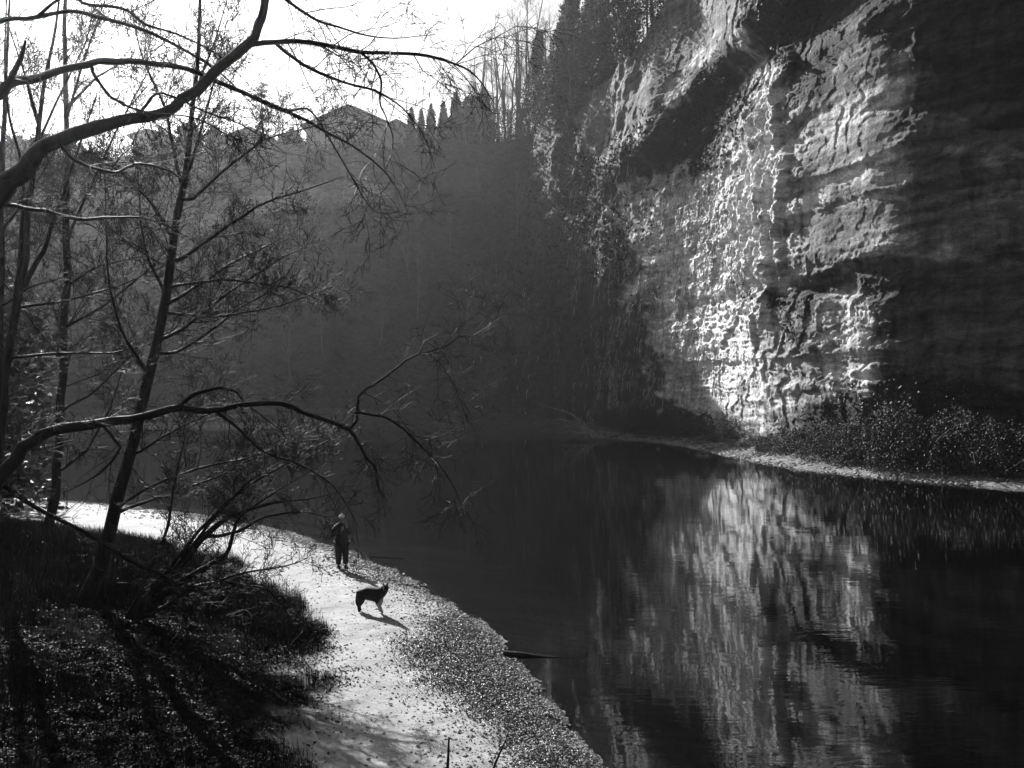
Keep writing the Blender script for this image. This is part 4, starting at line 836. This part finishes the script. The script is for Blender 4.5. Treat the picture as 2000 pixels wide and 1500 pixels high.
# lumpy shrub cover of the shaded slope and the rim
vs = np.where(PXc < 1240, 1, 0)*(Z > 1.5)*ss(-.05, .25, fbm(S/4.5, Z/4.5, 3, 171))
vs = vs+ss(900, 980, PXc)*ss(1300, 1200, PXc)*(Z > 20)*1.6
vs = vs*(1-strip)+veg*ss(1100, 1180, PXc)*ss(1480, 1420, vpx)*(vpy < 380)*.9
p, n, i_, j_ = scatter(vs, 1.6, rg); lump = (fbm(S/4.5, Z/4.5, 3, 171)[i_, j_]).clip(0, 1)[:, None]
p = p+n*rg.uniform(.1, 1, (len(p), 1))*(.3+5*lump); v, f = quads_at(p, rg.normal(size=p.shape), rg.uniform(.15, .4, len(p)), rg)
tag(mesh_np('undergrowth', v, f, M['ever']), kind='stuff'); print('under', len(p))
rp = []
for px in np.arange(-60, 1240, 5.0):
    q = rim(px, rg.uniform(0, 3)); hup = float(ss(870, 1060, px)); hgt = 5.5*hup*(.7+.6*rg.random())+max(.15, 1.5+2.6*float(vnoise(px/33., 3.3, 5))+1.6*float(vnoise(px/11., 8.3, 6))); k = int(90+420*hup)
    c = q[None]+rg.normal(size=(k, 3))*np.array([.45, .45, 0]); c[:, 2] += rg.random(k)**1.3*hgt; rp.append(c)
p = np.concatenate(rp); v, f = quads_at(p, rg.normal(size=p.shape), rg.uniform(.08, .24, len(p)), rg)
tag(mesh_np('hedge_scrub', v, f, M['ever']), kind='stuff')

# ================================================================ PERSON AND DOG
def skin(name, verts, edges, rad, m, parent, sub=2, mir=None):
    me = bpy.data.meshes.new(name); me.from_pydata([tuple(v) for v in verts], edges, []); me.materials.append(m)
    o = bpy.data.objects.new(name, me); scn.collection.objects.link(o); o.parent = parent
    md = o.modifiers.new('skin', 'SKIN'); md.use_smooth_shade = True; md.branch_smoothing = .6
    for i, r in enumerate(rad):
        sv = me.skin_vertices[0].data[i]; r = (r, r) if not isinstance(r, tuple) else r; sv.radius = (r[0]*SKF, r[1]*SKF); sv.use_root = (i == 0)
    sb = o.modifiers.new('sub', 'SUBSURF'); sb.levels = sub; sb.render_levels = sub
    return o
SKF = 1.3
class Sk:
    def __init__(s): s.v = []; s.e = []; s.r = []
    def a(s, p, r, par=None):
        s.v.append(p); s.r.append(r); i = len(s.v)-1
        if par is not None: s.e.append((par, i))
        return i
    def chain(s, par, lst):
        for p, r in lst: par = s.a(p, r, par)
        return par
M['cloth'] = mat('dark_jacket', .012, .028, 9, rough=.75, spec=.25, bump=.4, bscale=14, dist=.01)
M['trouser'] = mat('dark_trousers', .010, .02, 9, rough=.85, spec=.15, bump=.3, bscale=14, dist=.01)
M['skin'] = mat('skin', .10, .14, 8, rough=.55, spec=.3); M['hat'] = mat('pale_hat', .30, .42, 30, rough=.9, bump=.5, bscale=90, dist=.004)
M['boot'] = mat('boot', .01, .02, 8, rough=.5, spec=.4)
def ellip(name, c, r, m, parent, nu=14, nv=18, cut=None, fn=None):
    u = np.linspace(0, math.pi if cut is None else cut, nu)[:, None]; w_ = np.linspace(0, 2*math.pi, nv, endpoint=False)[None, :]
    v = np.stack([np.sin(u)*np.cos(w_), np.sin(u)*np.sin(w_), np.cos(u)+0*w_], -1).reshape(-1, 3)
    if fn is not None: v = fn(v)
    return mesh_np(name, v*np.array(r)+np.array(c), gridfaces(nu, nv, True), m, parent, True)
def person():
    x, y, g = hit(667, 1111); g = float(ground_z(x, y))
    root = empty('person', (x, y, g), 'person in dark jacket and pale hat on the sunlit path, hands raised to the chest', 'person')
    root.rotation_euler = (0, 0, R(28)); root.scale = (1.05, 1.05, 1.05)
    k = Sk()
    pel = k.a((0, 0, .93), (.13, .10)); sp = k.a((0, 0, 1.10), (.12, .095), pel); ch = k.a((0, .005, 1.30), (.15, .11), sp); nb = k.a((0, .0, 1.45), (.06, .06), ch)
    n2 = k.a((0, -.015, 1.50), (.05, .052), nb); hd = k.a((0, -.03, 1.57), (.068, .08), n2); h2 = k.a((0, -.03, 1.64), (.078, .092), hd); h3 = k.a((0, -.02, 1.70), (.06, .075), h2)
    k.chain(hd, [((0, -.115, 1.585), (.014, .016)), ((0, -.135, 1.578), (.009, .009))])
    HND = []
    for s in (-1, 1):
        # arms bent, hands together in front of the upper chest
        el = (s*.275, -.03 if s < 0 else -.05, 1.13 if s < 0 else 1.18); wr = (s*.085, -.25, 1.26 if s < 0 else 1.36)
        e = k.chain(ch, [((s*.17, 0, 1.40), .055), ((s*.23, -.0, 1.30), .048), (el, .040), ((s*.19, -.14, (el[2]+wr[2])/2), .034), (wr, .026)])
        pm = (s*.055, -.285, wr[2]+.045); e2 = k.a(pm, (.038, .018), e); HND.append((s, pm, wr))
        for j in range(4):
            o_ = (j-1.5)*.019; L_ = (.030, .036, .034, .026)[j]
            k.chain(e2, [((pm[0]+o_*.6, pm[1]-.012, pm[2]+.035+o_*s*.2), .0085), ((pm[0]+o_-s*.004, pm[1]-.004, pm[2]+.035+L_), .0078), ((pm[0]+o_-s*.012, pm[1]+.018, pm[2]+.035+L_*1.3), .0065)])
        k.chain(e2, [((pm[0]-s*.036, pm[1]+.005, pm[2]+.010), .010), ((pm[0]-s*.050, pm[1]+.012, pm[2]+.035), .008)])
    # stride: one leg planted, the other a step forward
    for s, kn, an, ft in ((-1, (-.095, -.01, .50), (-.085, .06, .09), (-.085, -.10, .03)), (1, (.105, -.09, .52), (.075, -.20, .13), (.085, -.34, .07))):
        k.chain(pel, [((s*.095, 0, .86), .085), (((kn[0]+s*.095)/2, kn[1]/2, .68), .07), (kn, .052), ((kn[0]*.5+an[0]*.5, kn[1]*.5+an[1]*.5, (kn[2]+an[2])/2+.03), .05), (an, .036), (ft, .032)])
    skin('body', k.v, k.e, [((q if isinstance(q, tuple) else (q, q))[0]*.72, (q if isinstance(q, tuple) else (q, q))[1]*.72) if v[2] < 1.12 else q for q, v in zip(k.r, k.v)], M['skin'], root, 2)
    # jacket with sleeves
    j = Sk(); b0 = j.a((0, .0, .74), (.19, .16)); b1 = j.a((0, 0, .92), (.20, .165), b0); b2 = j.a((0, 0, 1.12), (.17, .14), b1); b3 = j.a((0, .01, 1.32), (.20, .16), b2); b4 = j.a((0, .01, 1.45), (.12, .10), b3); j.a((0, .0, 1.50), (.072, .078), b4)
    for s in (-1, 1):
        el = (s*.285, -.02 if s < 0 else -.05, 1.12 if s < 0 else 1.17); wz = 1.26 if s < 0 else 1.36
        j.chain(b3, [((s*.185, .01, 1.385), .078), ((s*.25, .0, 1.27), .072), (el, .068), ((s*.19, -.15, (el[2]+wz)/2), .056), ((s*.095, -.235, wz-.01), .045)])
    skin('jacket', j.v, j.e, j.r, M['cloth'], root, 2)
    t_ = Sk(); p0 = t_.a((0, 0, .90), (.155, .125))
    for s, kn, an in ((-1, (-.095, -.01, .50), (-.085, .055, .12)), (1, (.105, -.09, .52), (.077, -.19, .16))):
        t_.chain(p0, [((s*.10, 0, .80), .12), (((kn[0]+s*.095)/2, kn[1]/2, .66), .105), (kn, .085), ((kn[0]*.5+an[0]*.5, kn[1]*.5+an[1]*.5, (kn[2]+an[2])/2), .078), (an, .064)])
    skin('trousers', t_.v, t_.e, t_.r, M['trouser'], root, 2)
    for s, a_ in ((-1, (-.085, .07, .0)), (1, (.078, -.175, .03))):
        b_ = Sk(); q = b_.a((a_[0], a_[1], .15+a_[2]), .055); q = b_.a((a_[0], a_[1], .055+a_[2]), (.05, .055), q); b_.a((a_[0], a_[1]+.04, .045+a_[2]), (.04, .04), q); q = b_.a((a_[0], a_[1]-.10, .04+a_[2]*.8), (.045, .035), q); b_.a((a_[0]+s*.01, a_[1]-.19, .035+a_[2]*.6), (.038, .028), q)
        skin('boot', b_.v, b_.e, b_.r, M['boot'], root, 2)
    hat = ellip('hat', (0, -.018, 1.665), (.098, .11, .080), M['hat'], root, cut=math.pi*.56)
    ellip('pompom', (.01, .01, 1.762), (.026, .026, .020), M['hat'], hat)
    ellip('hair', (0, .03, 1.60), (.085, .075, .10), M['trouser'], root)
    for s in (-1, 1):
        ellip('eye', (s*.030, -.103, 1.632), (.012, .007, .008), M['boot'], root, 6, 8); ellip('ear', (s*.082, -.02, 1.615), (.010, .018, .028), M['skin'], root, 8, 8)
    ellip('mouth', (0, -.106, 1.55), (.022, .006, .005), M['boot'], root, 6, 8)
    me = mesh_py('phone', box(-.035, .035, -.012, -.002, 0, .13), BF, M['boot'], None); me.location = root.matrix_world.translation
    me.location = (x+.0, y, g); me.rotation_euler = (R(-12), 0, R(28)); c_, s_ = math.cos(R(28)), math.sin(R(28)); lx, ly, lz = 0, -.315, 1.38
    me.location = (x+1.05*(lx*c_-ly*s_), y+1.05*(lx*s_+ly*c_), g+1.05*lz); tag(me, 'small dark device held up in both hands by the person on the path', 'phone')
    return root
person()
def dog_coat():
    m, t, b = nodes('dog_coat', .8, .25); tc = t.nodes.new('ShaderNodeTexCoord'); sx = t.nodes.new('ShaderNodeSeparateXYZ'); t.links.new(tc.outputs['Object'], sx.inputs[0])
    n = t.nodes.new('ShaderNodeTexNoise'); n.inputs['Scale'].default_value = 9; t.links.new(tc.outputs['Object'], n.inputs['Vector'])
    def ma(op, a, b_):
        k = t.nodes.new('ShaderNodeMath'); k.operation = op
        for i, q in enumerate((a, b_)):
            if isinstance(q, (int, float)): k.inputs[i].default_value = q
            else: t.links.new(q, k.inputs[i])
        return k.outputs[0]
    f_ = ma('MULTIPLY', ma('SUBTRACT', n.outputs['Fac'], .5), .12)
    # white chest and front legs, white tips of the hind feet
    lim = ma('ADD', ma('ADD', ma('MULTIPLY', sx.outputs[0], .95), .10), f_)
    w1 = ma('MULTIPLY', ma('LESS_THAN', sx.outputs[2], lim), ma('GREATER_THAN', ma('ADD', sx.outputs[0], f_), .13))
    w1 = ma('MULTIPLY', w1, ma('LESS_THAN', sx.outputs[2], .52))
    mr = t.nodes.new('ShaderNodeMapRange'); mr.inputs[3].default_value = .010; mr.inputs[4].default_value = .24; t.links.new(w1, mr.inputs[0]); t.links.new(mr.outputs[0], b.inputs['Base Color'])
    n2 = t.nodes.new('ShaderNodeTexNoise'); n2.inputs['Scale'].default_value = 45; t.links.new(tc.outputs['Object'], n2.inputs['Vector']); bp = t.nodes.new('ShaderNodeBump'); bp.inputs['Strength'].default_value = .7; bp.inputs['Distance'].default_value = .012
    t.links.new(n2.outputs['Fac'], bp.inputs['Height']); t.links.new(bp.outputs[0], b.inputs['Normal']); return m
M['coat'] = dog_coat()
SKF = 1.5
def dog():
    x, y, g = hit(727, 1197); g = float(ground_z(x, y))
    root = empty('dog', (x, y, g), 'black dog with white chest and front legs standing on the path with pricked ears', 'dog'); root.rotation_euler = (0, 0, R(-14)); root.scale = (1.12,)*3
    k = Sk(); c0 = k.a((0, 0, .43), (.12, .135)); r1 = k.a((-.15, 0, .445), (.12, .14), c0); r2 = k.a((-.26, 0, .445), (.115, .135), r1); r3 = k.a((-.33, 0, .43), (.075, .09), r2)
    k.chain(r3, [((-.365, .0, .34), .038), ((-.375, 0, .24), .042), ((-.36, .01, .15), .030), ((-.345, .01, .11), .014)])   # tail hanging
    f1 = k.a((.12, 0, .43), (.13, .15), c0); f2 = k.a((.21, 0, .45), (.12, .14), f1); nk = k.a((.28, -.005, .51), (.08, .09), f2); n2 = k.a((.32, -.02, .585), (.068, .072), nk); h1 = k.a((.345, -.045, .635), (.066, .062), n2)
    h2 = k.a((.365, -.10, .615), (.045, .042), h1); h3 = k.a((.375, -.15, .595), (.028, .026), h2); k.a((.38, -.185, .588), (.020, .018), h3)
    for s in (-1, 1):
        fx = .20 if s > 0 else .14; fx2 = .275 if s < 0 else .16
        k.chain(f2 if s < 0 else f1, [((fx, s*.075, .34), (.052, .055)), ((fx-.005+(.03 if s < 0 else 0), s*.08, .24), (.034, .036)), ((fx2-.02, s*.08, .13), (.023, .024)), ((fx2, s*.08, .045), (.020, .021)), ((fx2+.035, s*.08, .018), (.022, .016))])
        hx = -.27 if s < 0 else -.31
        k.chain(r2, [((hx+.01, s*.075, .33), (.065, .07)), ((hx+.035, s*.085, .25), (.044, .046)), ((hx-.045, s*.085, .15), (.024, .026)), ((hx-.035, s*.085, .05), (.019, .020)), ((hx+.0, s*.085, .018), (.022, .016))])
    skin('body', k.v, k.e, k.r, M['coat'], root, 2)
    for s in (-1, 1):
        cx, cy, cz = .345+s*.040, -.035+s*.012, .675
        mesh_py('ear', [(cx-.028, cy, cz-.01), (cx+.028, cy-.004, cz-.01), (cx, cy+.028, cz-.005), (cx+s*.012, cy-.004, cz+.105)], [(0, 1, 3), (1, 2, 3), (2, 0, 3), (0, 2, 1)], M['boot'], root)
        ellip('eye', (.352+s*.03, -.108, .640), (.008, .006, .008), M['boot'], root, 6, 8)
    ellip('nose', (.383, -.203, .592), (.012, .009, .010), M['boot'], root, 6, 8)
dog()

# ================================================================ DRIFTWOOD, STICKS AND STEMS
def stick(name, pp, D, lab, cat_, group=None, m=None, zs=None):
    q = np.array([P(a[0], a[1], HC*F/(a[1]-750) if D is None else D) for a in pp]); r = np.array([a[2]*q[i, 1]/F for i, a in enumerate(pp)])
    if zs is not None: q[:, 2] = zs
    T_ = Tubes(); T_.add(q, r); o = T_.build(name, m or M['bark'], None, q[0]); o.location = tuple(q[0]); return tag(o, lab, cat_, group)
stick('drift_log', [(985, 1277, 7), (1010, 1280, 8), (1035, 1281, 5), (1060, 1283, 2.4), (1120, 1285, .6)], None, 'dark log lying in the shallow water at the edge of the gravel', 'log')
stick('floating_stick', [(722, 1088, 1.6), (750, 1089, 2), (790, 1091, 1)], None, 'thin stick floating in the water near the person', 'stick')
for pp, lab in (([(873, 1560, 3.4), (875, 1490, 3), (877, 1440, 1.8)], 'upright cut stem at the bottom edge over the path'), ([(950, 1540, 3.2), (968, 1490, 2.6), (992, 1436, 1.0)], 'slanting thin stem at the bottom edge near the gravel')):
    stick('plant_stem', pp, 9.5, lab, 'stem')
def fallen(px, D, seed, lab, L_=5, n=7, z=.4):
    rng = np.random.default_rng(seed); o = P(px, 750, D); o[2] = z; T_ = Tubes()
    for i in range(n):
        c = curve(o+rng.normal(size=3)*np.array([.5, .5, .15]), np.array([-1+rng.normal()*.5, -.5+rng.normal()*.5, .30+rng.random()*.35]), L_*rng.uniform(.5, 1.1), rng, 8, .16, -.04); r = np.linspace(.07, .015, 8)*rng.uniform(.5, 1); T_.add(c, r)
        sprout(T_, c, r, rng, 1.8, 1.2, 2, 3, .2, minr=.012)
    e = T_.build('fallen_tree', M['pale'], None, o); e.location = tuple(o); tag(e, lab, 'fallen tree')
M['pale'] = mat('bleached_wood', .12, .25, 3, rough=.8)
fallen(1165, 119, 61, 'pale fallen tree with bare branches lying at the far waterline', 8, 9, .5); fallen(1410, 99, 62, 'dead branch fallen over the tip of the gravel strip', 3.0, 3, .3); fallen(900, 137, 63, 'broken bare branches at the dark far shore', 4, 5, .4)
# trees added past the left edge to throw shade on the bank
for k, (x_, y_, i, sc) in enumerate(((-26.8, 50, 0, 1.45), (-31, 48, 2, 1.3), (-36, 52, 1, 1.5), (-23.8, 40, 1, 1.15), (-28.5, 41, 0, 1.2), (-17, 22, 1, .6), (-32, 36, 2, .9), (-19.5, 29, 0, .8))):
    place(tpl_ivy, i, (x_, y_, float(ground_z(x_, y_))), k*2.2, sc, 'leafy ivy-clad tree added at the left edge to shade the dark bank' if k == 0 else 'ivy-clad tree added outside the left edge to shade the bank', None if k == 0 else 'ivy-clad trees added to shade the left bank')

# ================================================================ HAZE
def haze():
    m = bpy.data.materials.new('haze'); m.use_nodes = True; t = m.node_tree; t.nodes.clear()
    o = t.nodes.new('ShaderNodeOutputMaterial'); v = t.nodes.new('ShaderNodeVolumePrincipled')
    v.inputs['Color'].default_value = (.9, .9, .9, 1); v.inputs['Density'].default_value = HAZE; v.inputs['Anisotropy'].default_value = .8
    t.links.new(v.outputs[0], o.inputs['Volume'])
    x0, x1, y0, y1, z0, z1 = -460, 460, -140, 460, -7, 95
    tag(mesh_py('haze', box(x0, x1, y0, y1, z0, z1), BF, m), kind='stuff')
HAZE = .00016
haze()
